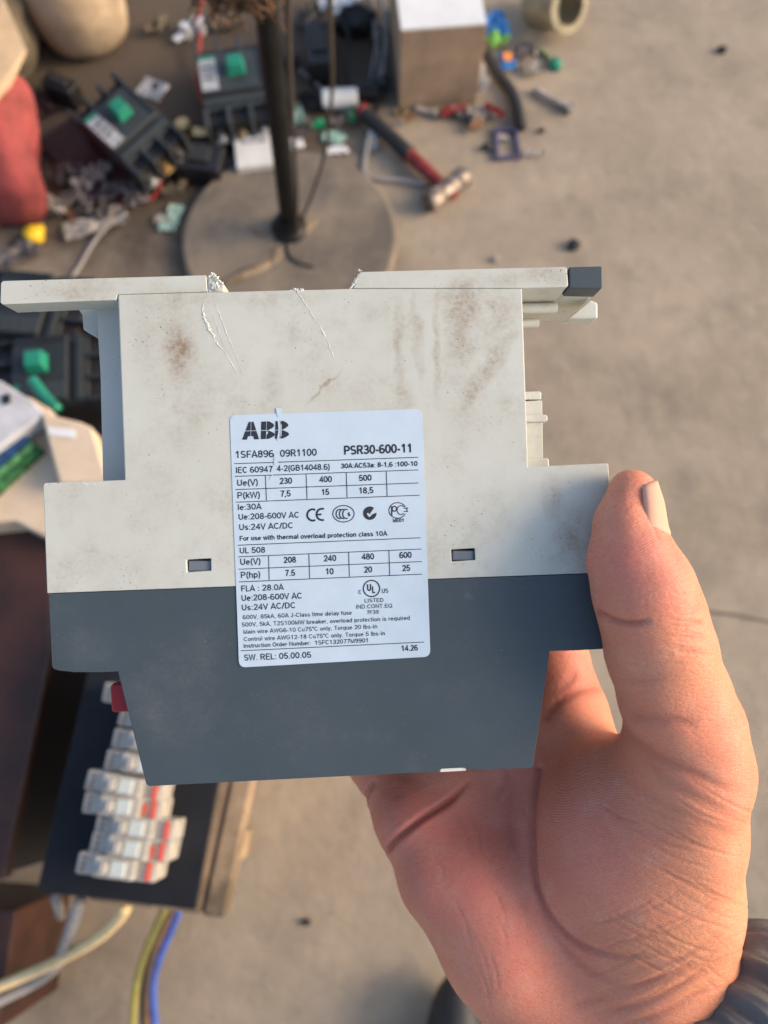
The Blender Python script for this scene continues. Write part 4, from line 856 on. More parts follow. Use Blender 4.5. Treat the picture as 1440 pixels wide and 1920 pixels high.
# ---- moulded case breakers
def breaker(name, label, loc, rz, L_=0.19, W_=0.115, H_=0.095, group='grey breakers with teal handles', tilt=(0, 0), cover='brk_cover', plate='plate'):
    o = thing(name, label, 'circuit breaker', loc, rz, group, rot=(tilt[0], tilt[1], rz))
    MB().box((0, 0, H_*.36), (W_, L_*.86, H_*.72)).build('base', M['brk_base'], o, bevel=.002)
    c = MB(); c.box((0, 0, H_*.76), (W_*.985, L_*.62, H_*.10)); c.box((0, L_*.06, H_*.86), (W_*.96, L_*.44, H_*.12)); c.box((0, -L_*.235, H_*.83), (W_*.96, L_*.07, H_*.08))
    c.build('cover', M[cover], o, bevel=.0025)
    for s in (-1, 1):
        for k in range(4):
            MB().box(((k-1.5)*W_*.317, s*L_*.405, H_*.60), (W_*.055, L_*.19, H_*.52)).build('barrier', M[cover], o, bevel=.0015)
        for k in range(3):
            t = MB().box(((k-1)*W_*.317, s*L_*.43, H_*.40), (W_*.19, L_*.16, H_*.05)); t.build('terminal_pad', M['silver' if (k+s) % 2 else 'brass'], o, bevel=.001)
            MB().cyl(((k-1)*W_*.317, s*L_*.44, H_*.42), ((k-1)*W_*.317, s*L_*.44, H_*.55), W_*.07, n=14).build('terminal_screw', M['brass' if k % 2 else 'silver'], o)
    h = MB().box((W_*.06, L_*.07, H_*1.02), (W_*.27, L_*.17, H_*.22), taper=.8); h.build('handle', M['teal'], o, bevel=.002)
    p = MB().box((-W_*.34, L_*.06, H_*.922), (W_*.24, L_*.40, .002)).build('name_plate', M[plate], o)
    MB().box((-W_*.34, L_*.235, H_*.922+.0016), (W_*.23, L_*.035, .0012)).build('plate_stripe', M['teal'], p)
    for k in range(3): MB().box((-W_*.34, L_*(.13-.07*k), H_*.922+.0016), (W_*.17, L_*.022, .0010)).build('plate_print', M['print'], p)
    MB().box((W_*.42, L_*.06, H_*.922), (W_*.07, L_*.42, .003)).build('cover_seam', M['black'], o)
    return o
ra = yaw((205, 180), (300, 290), .09)
pA = G(268, 296); breaker('circuit_breaker', 'grey circuit breaker lying tilted beside the red sack, green handle up', (pA.x, pA.y, 0.012), ra+math.pi/2+R(8), .205, .118, .105, tilt=(R(4), R(-6)))
pB = G(452, 212); breaker('circuit_breaker', 'grey circuit breaker against the black pole, green handle up', (pB.x, pB.y, 0.0), R(11), .215, .135, .10)
hs = G(286, 170, .10); MB_ = MB().box((0, 0, .004), (.05, .045, .006)); ho = MB_.build('metal_tab', M['silver'], None, bevel=.001, loc=(hs.x, hs.y, .098)); ho.rotation_euler = (0, 0, R(-25)); tag(ho, 'flat grey metal tab with a dark hole on the tilted breaker', 'metal plate')
MB().cyl((0.004, 0.006, .0065), (0.004, 0.006, .0085), .007, n=16).build('hole', M['black'], ho)
# maroon tray under the tilted breaker
M['maroon'] = mat('maroon_board', (0.035, 0.012, 0.012), 0.6)
mt_ = G(185, 305); mo = MB().box((0, 0, 0), (.23, .13, .012)).build('maroon_board', M['maroon'], None, bevel=.001, loc=(mt_.x, mt_.y, .008)); mo.rotation_euler = (0, 0, ra+R(5)); tag(mo, 'dark maroon board under the tilted breaker', 'board')
# black blocks
for (px, py, sx, sy, sz, an, lb) in ((372, 325, .115, .065, .05, -8, 'black block below the copper terminals of the tilted breaker'), (128, 190, .07, .035, .05, -28, 'black block at the upper end of the tilted breaker'), (603, 125, .055, .11, .06, 6, 'black plug adapter right of the pole'), (688, 182, .05, .04, .03, 0, 'small black block between the white roll and the box')):
    p = G(px, py); o = thing('black_block', lb, 'block', (p.x, p.y, 0), R(an)); MB().box((0, 0, sz/2), (sx, sy, sz)).build('body', M['black'], o, bevel=.004); MB().box((0, 0, sz+.003), (sx*.6, sy*.5, .006)).build('raised_face', M['rubber'], o, bevel=.002)
p = G(486, 305); wo_ = thing('white_module', 'white square module between the pole and the black block', 'module', (p.x, p.y, 0), R(8))
MB().box((0, 0, .02), (.085, .085, .04)).build('body', M['white'], wo_, bevel=.003); MB().box((0, .02, .0415), (.05, .02, .003)).build('raised_strip', M['plate'], wo_, bevel=.001)
for i, (px, py, h_, r_, m1_, lb) in enumerate(((352, 262, .035, .016, 'brass', 'shiny brass lug at the end of the tilted breaker'), (345, 345, .01, .012, 'brass', 'brass terminal lug beside the black block'), (455, 250, .02, .011, 'silver', 'silver terminal lug in front of the white module'), (490, 205, .03, .013, 'brass', 'brass terminal lug under the breaker by the pole'), (375, 60, .02, .015, 'foil', 'crumpled silver nut left of the breaker by the pole'), (352, 68, .02, .013, 'foil', 'small silver nut left of the crumpled silver nut'), (700, 262, .01, .012, 'silver', 'grey lug at the short end of the hex key'), (418, 250, .015, .010, 'brass', 'brass lug left of the white module'))):
    p = G(px, py, h_*0); o = thing('metal_lug', lb, 'metal lug', (p.x, p.y, 0), i*.8)
    MB().cyl((0, 0, 0), (0, 0, h_+r_*.6), r_, r_*.9, 6 if i % 2 else 14).build('body', M[m1_], o, bevel=.001); MB().box((r_*1.6, 0, h_*.5+.002), (r_*2.2, r_*1.3, .004)).build('tongue', M[m1_], o, bevel=.001)
# pot
p = G(165, 104); po = thing('clay_pot', 'pale cream clay pot standing at the top beside the dark floor', 'pot', (p.x-.005, p.y+.06, 0))
MB().lathe([(.055, 0.0), (.075, .004), (.088, .016), (.094, .04), (.098, .09), (.103, .18), (.106, .26), (.112, .27), (.112, .285), (.104, .286), (.10, .25), (.088, .04), (0, .03)], 56).build('body', M['clay'], po, smooth=True)
# red sack and what leans on it
p = G(8, 345); o = MB().lump((0, 0, .10), (.128, .135, .15), .32, 1.3, 4.2, 40, 24, zmin=0.0).build('red_sack', M['red'], None, smooth=True, loc=(p.x, p.y, 0)); tag(o, 'bulging faded red sack at the edge of the picture', 'sack')
p = G(30, 130); o = MB().lump((0, 0, .09), (.10, .16, .10), .3, 1.8, 8.2, 36, 20, zmin=0.0).build('olive_sack', M['olive'], None, smooth=True, loc=(p.x-.02, p.y+.06, 0)); tag(o, 'dark olive sack behind the red sack', 'sack')
c0 = [G(-60, -40, .27), G(8, 0, .27), G(50, 97, .25), G(22, 160, .24), G(-60, 250, .24)]
fm = MB(); n5 = len(c0)
for dz_ in (0, .005): fm.v += [q+Vector((0, 0, dz_)) for q in c0]
fm.f = [tuple(range(n5-1, -1, -1)), tuple(range(n5, 2*n5))]+[(i, (i+1) % n5, n5+(i+1) % n5, n5+i) for i in range(n5)]
tag(fm.build('cardboard_flap', M['card_lit']), 'cardboard flap with sunlight painted into its colour, lying over the red sack', 'cardboard')
# yellow cap
p = G(68, 448); o = thing('bottle_stopper', 'small bright yellow plastic stopper on the floor below the red sack', 'stopper', (p.x, p.y, 0), .4)
MB().lathe([(.017, 0), (.018, .004), (.0175, .02), (.014, .024), (0, .025)], 18).build('body', M['yellow'], o, smooth=True); MB().box((.014, .008, .012), (.018, .014, .012)).build('spout', M['yellow'], o, bevel=.002)
# litter: each scrap a thing
def scrap(px, py, sx, sy, an, m_, lb, seed, amp=.012, cat='scrap', group=None, name='plastic_scrap'):
    p = G(px, py); o = MB().rag((0, 0), sx, sy, 0, amp, seed).build(name, M[m_], None, smooth=False, loc=(p.x, p.y, .001)); o.rotation_euler = (0, 0, R(an)); return tag(o, lb, cat, group)
scrap(185, 425, .115, .035, 22, 'scrapw', 'dirty white plastic strip in the litter below the tilted breaker', 1.1)
for i, (px, py, s, an) in enumerate(((140, 330, .05, 10), (170, 352, .06, 50), (168, 395, .045, 80), (215, 375, .05, 20), (120, 350, .04, 130), (195, 335, .045, 70), (238, 365, .05, 0), (150, 375, .05, 30), (205, 405, .04, 60), (110, 395, .05, 160), (262, 385, .05, 20))):
    scrap(px, py, s, s*.6, an, ('scrap', 'scrapw', 'scrap', 'foil')[i % 4] if i % 4 != 3 else 'scrap', 'small dirty scrap in the litter heap below the tilted breaker', 3.3+i, .02, group='litter heap below the tilted breaker')
scrap(325, 412, .032, .062, -18, 'mint', 'pale green glassy sliver between the litter and the round base', 5.2, .006)
scrap(306, 415, .03, .02, 0, 'scrapw', 'small white flake left of the green sliver', 6.2, .006)
scrap(30, 480, .10, .05, 20, 'scrap', 'grey crumpled film under the yellow stopper', 7.1, .012)
scrap(135, 402, .018, .06, 20, 'wirebrown', 'thin brown wooden splinter in the litter', 7.9, .004, name='wood_splinter')
tag(MB().tube([G(135, 520, .006), G(152, 495, .006), G(172, 460, .008), G(200, 425, .012), (G(238, 400, .01))], .0036, 8).build('grey_wire', M['wiregrey'], smooth=True), 'grey wire curving up from behind the device into the litter', 'wire')
tag(MB().tube([G(376, 60, .03), G(372, 120, .02), G(372, 165, .01), G(385, 200, .01), G(412, 225, .01), G(425, 230, .012)], .004, 8).build('red_wire', M['wirered'], smooth=True), 'dark red wire looping left of the breaker by the pole', 'wire')
tag(MB().tube([G(366, 40, .03), G(374, 18, .05), G(382, -10, .06)], .004, 8).build('red_wire', M['wirered'], smooth=True), 'short red wire end above the silver nuts', 'wire')
tag(MB().tube([G(300, 335, .03), G(298, 352, .02), G(285, 372, .012), G(268, 378, .01)], .003, 8).build('red_wire', M['wirered'], smooth=True), 'thin red wire at the lower corner of the tilted breaker', 'wire')
for i, (px, py, s, an, m_, lb) in enumerate(((565, 195, .05, 20, 'black', 'black shard close right of the pole'), (598, 205, .05, -30, 'rubber', 'flat black scrap left of the white roll'), (575, 250, .04, 70, 'scrap', 'grey film scrap below the green clip'), (540, 130, .05, 15, 'black', 'black shard behind the pole'), (640, 235, .035, 45, 'scrap', 'grey scrap under the white roll'),
        (690, 215, .04, 10, 'rubber', 'black scrap beside the hammer butt'), (715, 170, .05, 80, 'black', 'black strip standing along the cardboard box'), (415, 330, .06, 35, 'scrap', 'grey film scrap between the black block and the round base'), (395, 250, .05, 60, 'maroon', 'dark maroon shard above the black block'), (330, 365, .04, 10, 'olive', 'dull olive shard beside the brass lug'), (275, 345, .06, 30, 'maroon', 'dark maroon shard at the foot of the tilted breaker'), (85, 205, .06, 120, 'maroon', 'dark maroon shard beside the olive sack'),
        (430, 50, .07, 10, 'olive', 'dark olive rag behind the breaker by the pole'), (300, 60, .05, 30, 'olive', 'dull scrap on the dark floor right of the pot'), (105, 165, .03, 0, 'scrapw', 'small pale chip below the olive sack'), (585, 40, .08, 70, 'black', 'black plastic piece at the top right of the pole'), (770, 232, .02, 20, 'wirebrown', 'tiny brown chip right of the brass ring'))):
    scrap(px, py, s, s*.55, an, m_, lb, 40.3+i, .016)
for i, (pts, r_, m_, lb) in enumerate((([(560, 130, .02), (590, 155, .012), (612, 175, .01), (622, 195, .01)], .003, 'wiregrey', 'pale wire bending down to the white roll'), ([(400, 20, .04), (420, 45, .05), (440, 30, .06)], .003, 'wirebrown', 'brown wire behind the breaker by the pole'), ([(250, 300, .02), (225, 340, .01), (215, 372, .01), (240, 390, .01)], .0025, 'wirered', 'thin red wire in the litter under the tilted breaker'), ([(90, 400, .01), (130, 380, .015), (160, 365, .02)], .003, 'wiregrey', 'thin grey wire in the litter beside the red sack'), ([(640, 20, .06), (655, 80, .04), (650, 140, .02), (668, 190, .01)], .003, 'rubber', 'black wire hanging left of the grey wire strand'))):
    tag(MB().tube([G(*q) for q in pts], r_, 8).build('loose_wire', M[m_], smooth=True), lb, 'wire')
# cardboard box with white lid sheet
a, b_ = G(748, 204), G(893, 193); bz = height_at(b_, 48); an = math.atan2(b_.y-a.y, b_.x-a.x); bl = (b_-a).length; bw = .22
bo = thing('cardboard_box', 'brown cardboard box with a white sheet on its top', 'box', (a.x, a.y, 0), an)
MB().box((bl/2, bw/2, bz/2), (bl, bw, bz)).build('carton', M['card'], bo, bevel=.002); MB().box((bl/2, bw/2, bz+.002), (bl*.985, bw*.985, .003)).build('top_sheet', M['paper'], bo)
MB().box((bl+.0015, bw*.45, bz*.52), (.002, bw*.55, bz*.5)).build('side_label', M['paper'], bo)
scrap(893, 165, .03, .07, 10, 'paper', 'torn white paper at the corner of the cardboard box', 2.7, .03, name='paper_scrap')
# silver film, dark strips and wires left of the box
scrap(655, 62, .11, .04, 28, 'foil', 'glossy silver film left of the cardboard box', 9.1, .02).location.z = .062
o = MB().lump((0, 0, .03), (.05, .03, .035), .3, 2, 2.2, 24, 12, zmin=0).build('black_bag', M['black'], None, smooth=True, loc=tuple(G(668, 62))); tag(o, 'crumpled black bag under the silver film', 'bag')
for i in range(5):
    x = 700+i*8; rr = random.Random(i)
    tag(MB().tube([G(x-6, -20, .05), G(x+rr.uniform(-10, 10), 50, .04), G(x+rr.uniform(-14, 6), 110, .03), G(x-12+rr.uniform(-6, 6), 175, .008)], .0022, 6).build('thin_wire', M['wiregrey'], smooth=True), 'thin grey wire hanging down in the strand left of the cardboard box', 'wire', 'strand of thin grey wires')
# white roll beside the hammer
p = G(638, 200); o = thing('white_roll', 'white plastic roll lying behind the hammer grip', 'roll', (p.x, p.y, .02), R(4)); MB().cyl((-.036, 0, 0), (.036, 0, 0), .02, n=24).build('body', M['white'], o, bevel=.003); MB().cyl((-.042, 0, 0), (-.036, 0, 0), .012, n=16).build('plug', M['black'], o)
# hammer
hA, hB = G(676, 206, .02), G(838, 354, .022); hl = (hB-hA).length
hm_ = thing('sledge_hammer', 'steel club hammer with black grip and red handle lying on the floor', 'hammer', hA, math.atan2(hB.y-hA.y, hB.x-hA.x))
MB().tube([(0.012, 0, 0), (.03, 0, 0), (hl*.3, 0, .001), (hl*.58, 0, 0)], lambda t: .0165-.002*math.sin(t*3.1), 14).build('grip', M['rubber'], hm_, smooth=True)
MB().lathe([(.010, -.004), (.0165, 0), (.0165, .014), (.012, .016)], 16).xf(Matrix.Rotation(R(90), 4, 'Y')).build('butt_cap', M['redp'], hm_, smooth=True)
MB().tube([(hl*.575, 0, 0), (hl*.75, 0, 0), (hl*.93, 0, 0)], lambda t: .0145-.003*t, 14).build('handle', M['redp'], hm_, smooth=True)
hd = MB(); prof = [(.018, -.052), (.0215, -.047), (.0215, -.03), (.0185, -.022), (.0185, .022), (.0215, .03), (.0215, .047), (.018, .052)]
hd.lathe(prof, 8).xf(Matrix.Translation((hl, 0, 0)) @ Matrix.Rotation(R(90), 4, 'X') @ Matrix.Rotation(R(22.5), 4, 'Z')); hd.build('head', M['steel'], hm_, bevel=.0015)
MB().box((hl+.021, 0, 0), (.006, .014, .01)).build('handle_end', M['redp'], hm_)
# hex key
tag(MB().tube([G(692, 258, .02), G(686, 290, .005), G(683, 318, .005), G(692, 332, .005), G(712, 336, .005), G(760, 340, .005), G(795, 346, .005)], .0048, 6, 5).build('hex_key', M['wiregrey'], smooth=False), 'grey bent hex key beside the hammer handle', 'hex key')
# small bright pieces
for (px, py, sx, sy, sz, an, m_, nm, lb, ct) in ((590, 238, .04, .014, .012, 5, 'green', 'green_clip', 'flat green plastic clip right of the pole', 'clip'), (662, 222, .03, .02, .014, 20, 'green', 'green_clip', 'green plastic clip under the hammer butt', 'clip'),
        (800, 214, .05, .012, .01, -25, 'scrapw', 'white_offcut', 'thin pale offcut in front of the cardboard box', 'offcut'), (880, 212, .06, .012, .01, 6, 'scrapw', 'white_offcut', 'pale offcut at the lower corner of the cardboard box', 'offcut')):
    p = G(px, py); o = thing(nm, lb, ct, (p.x, p.y, 0), R(an)); MB().box((0, 0, sz/2), (sx, sy, sz)).build('body', M[m_], o, bevel=.002); MB().box((sx*.3, 0, sz+.002), (sx*.25, sy*.8, .004)).build('tab', M[m_], o, bevel=.001)
scrap(625, 262, .045, .03, -20, 'mint', 'pale green glass shard in front of the hammer butt', 11.2, .006)
scrap(560, 215, .02, .06, 10, 'mint', 'pale green strip close to the pole', 11.9, .006)
scrap(632, 285, .04, .018, 8, 'paper', 'small white flake in front of the pale green shard', 12.2, .005, name='paper_scrap')
scrap(556, 275, .03, .025, 8, 'paper', 'small white flake close to the pole above the base', 12.9, .008, name='paper_scrap')
o = MB()
for i in range(24):
    a = 2*math.pi*i/24; o.v += [Vector((math.cos(a)*r, math.sin(a)*r, z)) for r, z in ((.008, 0), (.012, .0), (.012, .005), (.008, .005))]
o.f = [(4*i+k, 4*((i+1) % 24)+k, 4*((i+1) % 24)+(k+1) % 4, 4*i+(k+1) % 4) for i in range(24) for k in range(4)]
o = o.build('brass_ring', M['brass'], None, loc=V3(G(749, 213), .001)); tag(o, 'small brass ring in front of the cardboard box', 'ring')
scrap(926, 60, .05, .075, 12, 'blue', 'crumpled blue snack wrapper right of the cardboard box', 14.2, .02, name='snack_wrapper')
scrap(930, 88, .045, .03, 30, 'lime', 'crumpled green wrapper beneath the blue wrapper', 15.2, .022, name='snack_wrapper')
pk = scrap(950, 122, .034, .045, 0, 'blue', 'blue and orange packet left of the round green stopper', 16.1, .010, name='small_packet')
MB().box((0, .004, .016), (.018, .02, .003)).build('packet_print', M['orange'], pk)
scrap(978, 105, .055, .04, 0, 'scrap', 'grey film scrap right of the blue packet', 17.1, .016)
scrap(995, 135, .03, .035, 0, 'scrapw', 'whitish film scrap below the grey film', 17.9, .012)
p = G(1040, 126); o = thing('bottle_stopper', 'round green bottle stopper on the open floor', 'stopper', (p.x, p.y, 0)); MB().lathe([(.0125, 0), (.013, .012), (.0115, .0145), (0, .015)], 20).build('shell', M['teal'], o, smooth=True); MB().lathe([(.0138, 0), (.0138, .003), (.0126, .003)], 20).build('rim', M['teal'], o)
tag(MB().tube([G(1008, 92, .006), G(1022, 100, .006), G(1034, 114, .006)], .005, 8).build('green_stick', mat('dull_green', (.20, .26, .13), .7), smooth=True), 'short dull green stick beside the round green stopper', 'stick')
tag(MB().tube([G(912, 100, .02), G(935, 140, .014), G(958, 170, .012), G(972, 205, .012), (G(978, 240, .012))], .011, 12).build('rubber_hose', M['rubber'], smooth=True), 'short curved black rubber hose right of the cardboard box', 'hose')
for i, (px, py, rot) in enumerate(((1000, 0, 0),)):
    p = G(1030, 60); o = thing('pipe_piece', 'short wide olive cream pipe piece lying on the floor at the top', 'pipe', (p.x, p.y+.02, .046), 0)
    MX = Vector((.45, -.62, .42)).to_track_quat('Z', 'Y').to_matrix().to_4x4()
    MB().lathe([(.044, -.05), (.044, .045), (.0445, .05), (.034, .05), (.033, -.05), (.044, -.05)], 40, caps=False).xf(MX).build('wall', M['pipe'], o); MB().lathe([(.0445, .034), (.049, .036), (.049, .052), (.0335, .053), (.0335, .0505)], 40, caps=False).xf(MX).build('rim', M['pipe'], o)
scrap(1080, 5, .05, .03, 20, 'scrapw', 'pale green white scrap right of the cream pipe piece', 18.4, .01)
p = G(1032, 193); o = thing('white_lever', 'broken white plastic lever lying on the open floor', 'lever', (p.x, p.y, 0), yaw((1000, 178), (1065, 212)))
MB().tube([(-.042, .004, .008), (-.015, .0, .009), (.02, -.001, .009), (.04, 0, .009)], lambda t: .0065+.003*abs(t-.4), 8).build('shaft', M['scrapw'], o, smooth=True); MB().cyl((.042, 0, 0), (.042, 0, .018), .010, n=16).build('eye', M['scrapw'], o, bevel=.002)
c = [G(930, 246, 0), G(966, 248, 0), G(973, 298, 0), G(931, 301, 0)]; cc = sum(c, Vector())/4; o = thing('violet_frame', 'small violet rectangular plastic frame on the floor', 'frame', cc)
for i in range(4):
    p, q = c[i]-cc, c[(i+1) % 4]-cc; d_ = (q-p).normalized(); MB().box((p+q)/2+Vector((0, 0, .005)), ((q-p).length+(.006 if i % 2 else -.007), .007, .009+.001*(i % 2)), Matrix.Rotation(math.atan2(d_.y, d_.x), 3, 'Z')).build('frame_bar', M['purple'], o, bevel=.001)
for i, (px, py, sx, sy, an, m_) in enumerate(((850, 215, .05, .02, 10, 'redp'), (925, 215, .045, .012, -40, 'wirered'), (900, 222, .05, .03, 20, 'scrap'), (890, 240, .035, .02, 60, 'wirebrown'), (870, 222, .04, .02, -15, 'scrap'), (838, 218, .03, .016, 30, 'redp'))):
    scrap(px, py, sx, sy, an, m_, 'small reddish plastic fragment strewn below the cardboard box', 21+i, .012, group='reddish fragments below the box')
scrap(1000, 291, .04, .014, 0, 'scrapw', 'thin white sliver right of the violet frame', 31, .004)
scrap(942, 262, .02, .018, 0, 'scrapw', 'small white flake inside the violet frame', 32, .004)
for px, py, r_, lb in ((1075, 463, .0125, 'dark pebble alone on the open floor above the device'), (1352, 97, .010, 'dark pebble near the far upper corner of the floor'), (912, 280, .010, 'dark pebble left of the violet frame'), (1015, 247, .007, 'tiny dark pebble right of the hose end'), (928, 488, .007, 'pale pebble just above the device edge'), (575, 1728, .006, 'tiny dark pebble on the floor below the device')):
    p = G(px, py); tag(MB().lump((0, 0, r_*.55), (r_, r_*.85, r_*.7), .45, 2, px*.01, 14, 9, zmin=0).build('pebble', M['scrapw' if 'pale' in lb else 'stone'], None, smooth=True, loc=p), lb, 'pebble')

# ================================================================== bench, board and breaker modules at lower left
HB = 0.475
def slab(name, px, h0, h1, mt, parent=None, bevel=.002, loc=None):
    pts = [G(x, y, h1) for x, y in px]; l = Vector(loc) if loc is not None else Vector((0, 0, 0))
    return MB().prism([(q.x-l.x, q.y-l.y) for q in pts], h0-l.z, h1-l.z).build(name, M[mt], parent, bevel=bevel)
bl_ = G(300, 1600, HB); bench = thing('wooden_bench', 'worn wooden bench under the navy board', 'bench', (bl_.x, bl_.y, 0))
for k, (a0, a1) in enumerate((((430, 1475, 378, 1718), (472, 1470, 421, 1722)), ((330, 1470, 290, 1705), (427, 1475, 375, 1716)), ((215, 1470, 165, 1690), (326, 1470, 286, 1704)))):
    (xa, ya, xb, yb), (xc, yc, xd, yd) = a0, a1
    t = -1.6   # planks run on under the held device
    ext = lambda x0, y0, x1, y1: (x0+(x0-x1)*1.7, y0+(y0-y1)*1.7)
    slab('plank', [ext(xa, ya, xb, yb), ext(xc, yc, xd, yd), (xd, yd), (xb, yb)], HB-.03-.0015*k, HB-.0015*k, 'wood', bench, .003, (bl_.x, bl_.y, 0))
for x, y in ((300, 1660), (215, 1640), (430, 1170), (300, 1130)):
    q = G(x, y, HB-.034); MB().box((q.x-bl_.x, q.y-bl_.y, (HB-.034)/2), (.035, .035, HB-.034)).build('leg', M['wood'], bench, bevel=.002)
for q0, q1 in (((280, 1650), (400, 1180)), ((400, 1180), (240, 1150)), ((180, 1652), (240, 1150))):  # panels added to block the sun so the gap beside the crate goes dark
    s0, s1 = G(*q0, HB-.034), G(*q1, HB-.034); dv = s1-s0; cm = (s0+s1)/2
    MB().box((cm.x-bl_.x, cm.y-bl_.y, .23), (dv.length, .012, .40), Matrix.Rotation(math.atan2(dv.y, dv.x), 3, 'Z')).build('added_sun_blocker', M['wood'], bench, bevel=.002)
nb = slab('navy_board', [(205, 1085), (68, 1672), (365, 1706), (478, 1090)], HB+.0005, HB+.008, 'navy', None, .001); tag(nb, 'dark navy board lying on the wooden bench under white breaker modules', 'board')
HM = HB+.0085
# white breaker modules in a staggered line
mdir = yaw((142, 1640), (292, 1660), HM+.045)
def module(px, py, label, k, flip=False):
    rr_ = random.Random(k*7+3); p = G(px+rr_.uniform(-5, 5), py, HM+.046); o = thing('breaker_module', label, 'circuit breaker', (p.x, p.y, HM), mdir+R(rr_.uniform(-2.2, 2.2)), 'white breaker modules on the navy board')
    W_, L_ = .0172, .069
    MB().box((0, 0, .020), (L_, W_, .040)).build('body', M['mcbw'], o, bevel=.0015)
    MB().box((0, 0, .043), (L_*.52, W_*.98, .008)).build('nose', M['mcbw'], o, bevel=.0015)
    MB().box((L_*.06, 0, .0485), (L_*.18, W_*.7, .004)).build('window', M['mcbg'], o, bevel=.0005)
    MB().box((-L_*.10, 0, .050), (L_*.09, W_*.55, .010)).build('toggle', M['mcbw'], o, bevel=.001)
    MB().box((L_*.415, 0, .0405), (L_*.055, W_*.86, .0012)).build('red_mark', M['printr'], o)
    if k % 2: MB().box((L_*.30, -.001, .0405), (L_*.045, W_*.55, .0012)).build('red_emblem', M['printr'], o)
    for q in range(3): MB().box((-L_*.42, (q-1)*W_*.28, .0405), (L_*.045, W_*.10, .0011)).build('terminal_print', M['print'], o)
    for q in range(3): MB().box((L_*.335, (q-1)*W_*.28, .0406), (L_*.03, W_*.09, .0011)).build('terminal_print', M['print'], o)
    return o
ords = ['nearest', 'second', 'third', 'fourth', 'fifth', 'sixth', 'seventh', 'eighth', 'ninth']
for k, (px, py) in enumerate(((216, 1628), (238, 1590), (248, 1552), (222, 1512), (233, 1473), (263, 1433), (280, 1392), (284, 1352), (262, 1302))):
    module(px, py, 'white breaker module, %s from the lower end of the line on the navy board' % ords[k], k)
# red-brown crate and what stands on it
cr = thing('brown_crate', 'red-brown lacquered wooden crate left of the navy board', 'crate', (0, 0, 0))
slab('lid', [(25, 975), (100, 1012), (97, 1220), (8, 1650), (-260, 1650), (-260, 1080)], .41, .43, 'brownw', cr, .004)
slab('side', [(20, 985), (92, 1020), (89, 1215), (4, 1640), (-250, 1640), (-250, 1085)], .0, .4085, 'black', cr, .002)  # side coloured black to paint in the shade of the gap
lw = slab('brown_block', [(-150, 1690), (32, 1705), (-5, 1935), (-150, 1935)], .0, .18, 'brownw', None, .003); tag(lw, 'red-brown wooden block below the crate at the lower corner', 'block')
# low dark crate carrying two breakers, cream cases beside it
dk_ = thing('dark_crate', 'low dark crate behind the cream cases', 'crate', (0, 0, 0))
slab('lid', [(-160, 575), (330, 575), (330, 905), (-160, 905)], .215, .23, 'black', dk_, .003); slab('side', [(-150, 585), (320, 585), (320, 895), (-150, 895)], 0, .2145, 'brk_base', dk_, .002)
p = G(95, 625, .23); breaker('circuit_breaker', 'breaker with shade painted into its cover, directly under the device flange', (p.x, p.y, .2305), R(84), .17, .105, .09, cover='brk_shaded', plate='brk_cover')
p = G(120, 735, .23); breaker('circuit_breaker', 'breaker with painted-in shade between the cream cases and the breaker under the flange', (p.x+.01, p.y-.005, .2305), R(97), .17, .105, .09, cover='brk_shaded', plate='brk_cover')
tag(MB().tube([G(60, 712, .335), G(85, 745, .335), G(108, 768, .335)], .0075, 10).build('teal_lever', M['teal'], smooth=True), 'teal plastic lever lying above the cream case', 'lever')
def case(name, label, px, h0, h1, mt):
    o = thing(name, label, 'case', (0, 0, 0)); slab('shell', px, h0, h1, mt, o, .003); return o
ca_ = case('cream_case', 'cream drive case with green and blue terminals beside the brown crate', [(-70, 800), (52, 742), (92, 765), (190, 905), (150, 985), (95, 1012), (25, 976), (-70, 985)], .4305, .47, 'cream')
slab('grey_top', [(-60, 700), (0, 712), (62, 752), (85, 775), (-60, 880)], .472, .498, 'greycase', ca_, .003)
slab('vent_square', [(2, 742), (17, 737), (20, 754), (5, 759)], .4985, .4995, 'black', ca_, 0)
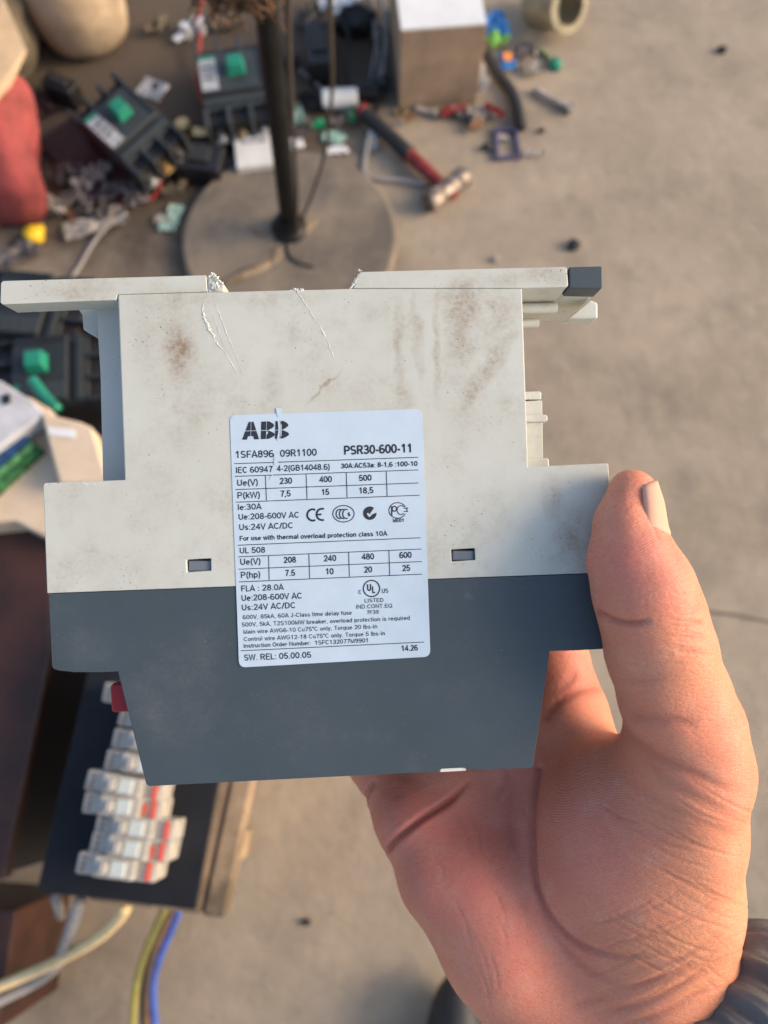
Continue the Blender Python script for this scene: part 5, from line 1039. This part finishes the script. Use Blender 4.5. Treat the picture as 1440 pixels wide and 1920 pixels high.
slab('terminal_block', [(-40, 860), (30, 800), (78, 840), (-40, 950)], .4705, .484, 'pcb', ca_, .001)
slab('terminal_strip', [(-40, 875), (38, 808), (56, 823), (-40, 908)], .4845, .488, 'pcbblue', ca_, .001)
slab('terminal_strip', [(-40, 912), (58, 828), (66, 835), (-40, 926)], .4845, .487, 'pcblime', ca_, .001)
cb_ = case('cream_carton', 'small cream carton behind the drive case', [(75, 772), (150, 790), (172, 800), (186, 850), (205, 905), (110, 905)], .4705, .50, 'cream')
slab('white_sticker', [(88, 800), (140, 805), (143, 822), (92, 815)], .5005, .5012, 'paper', cb_, 0)
# cables at the lower left
def cable(name, pts, r, mt, lb): return tag(MB().tube([G(*q) for q in pts], r, 10).build(name, M[mt], smooth=True), lb, 'cable')
cable('cream_cable', [(236, 1700, .44), (222, 1722, .42), (180, 1760, .36), (110, 1800, .28), (50, 1828, .22), (-30, 1862, .2)], .0062, 'wirecream', 'thick cream cable running from under the board to the corner')
cable('grey_cable', [(150, 1690, .42), (140, 1720, .4), (128, 1755, .34), (105, 1810, .25), (60, 1845, .2), (-30, 1890, .195)], .0065, 'wiregrey', 'grey cable running below the cream cable')
cable('yellow_green_wire', [(312, 1700, .42), (296, 1735, .38), (272, 1790, .30), (255, 1850, .2), (248, 1930, .1)], .0048, 'wireyg', 'yellow green wire hanging beneath the bench')
cable('black_wire', [(318, 1702, .40), (296, 1760, .33), (277, 1820, .22), (268, 1870, .12), (268, 1930, .05)], .004, 'rubber', 'black wire between the yellow green and brown wires')
cable('brown_wire', [(325, 1704, .42), (308, 1740, .38), (288, 1795, .30), (278, 1850, .2), (276, 1930, .1)], .0042, 'wirebrown', 'brown wire hanging beneath the bench')
cable('blue_wire', [(335, 1706, .42), (322, 1740, .38), (298, 1800, .30), (287, 1855, .2), (292, 1930, .1)], .0046, 'wireblue', 'blue wire hanging beneath the bench')
cable('pale_cord', [(104, 1682, .40), (110, 1700, .36), (114, 1718, .3)], .005, 'scrapw', 'short pale cord end under the board corner')
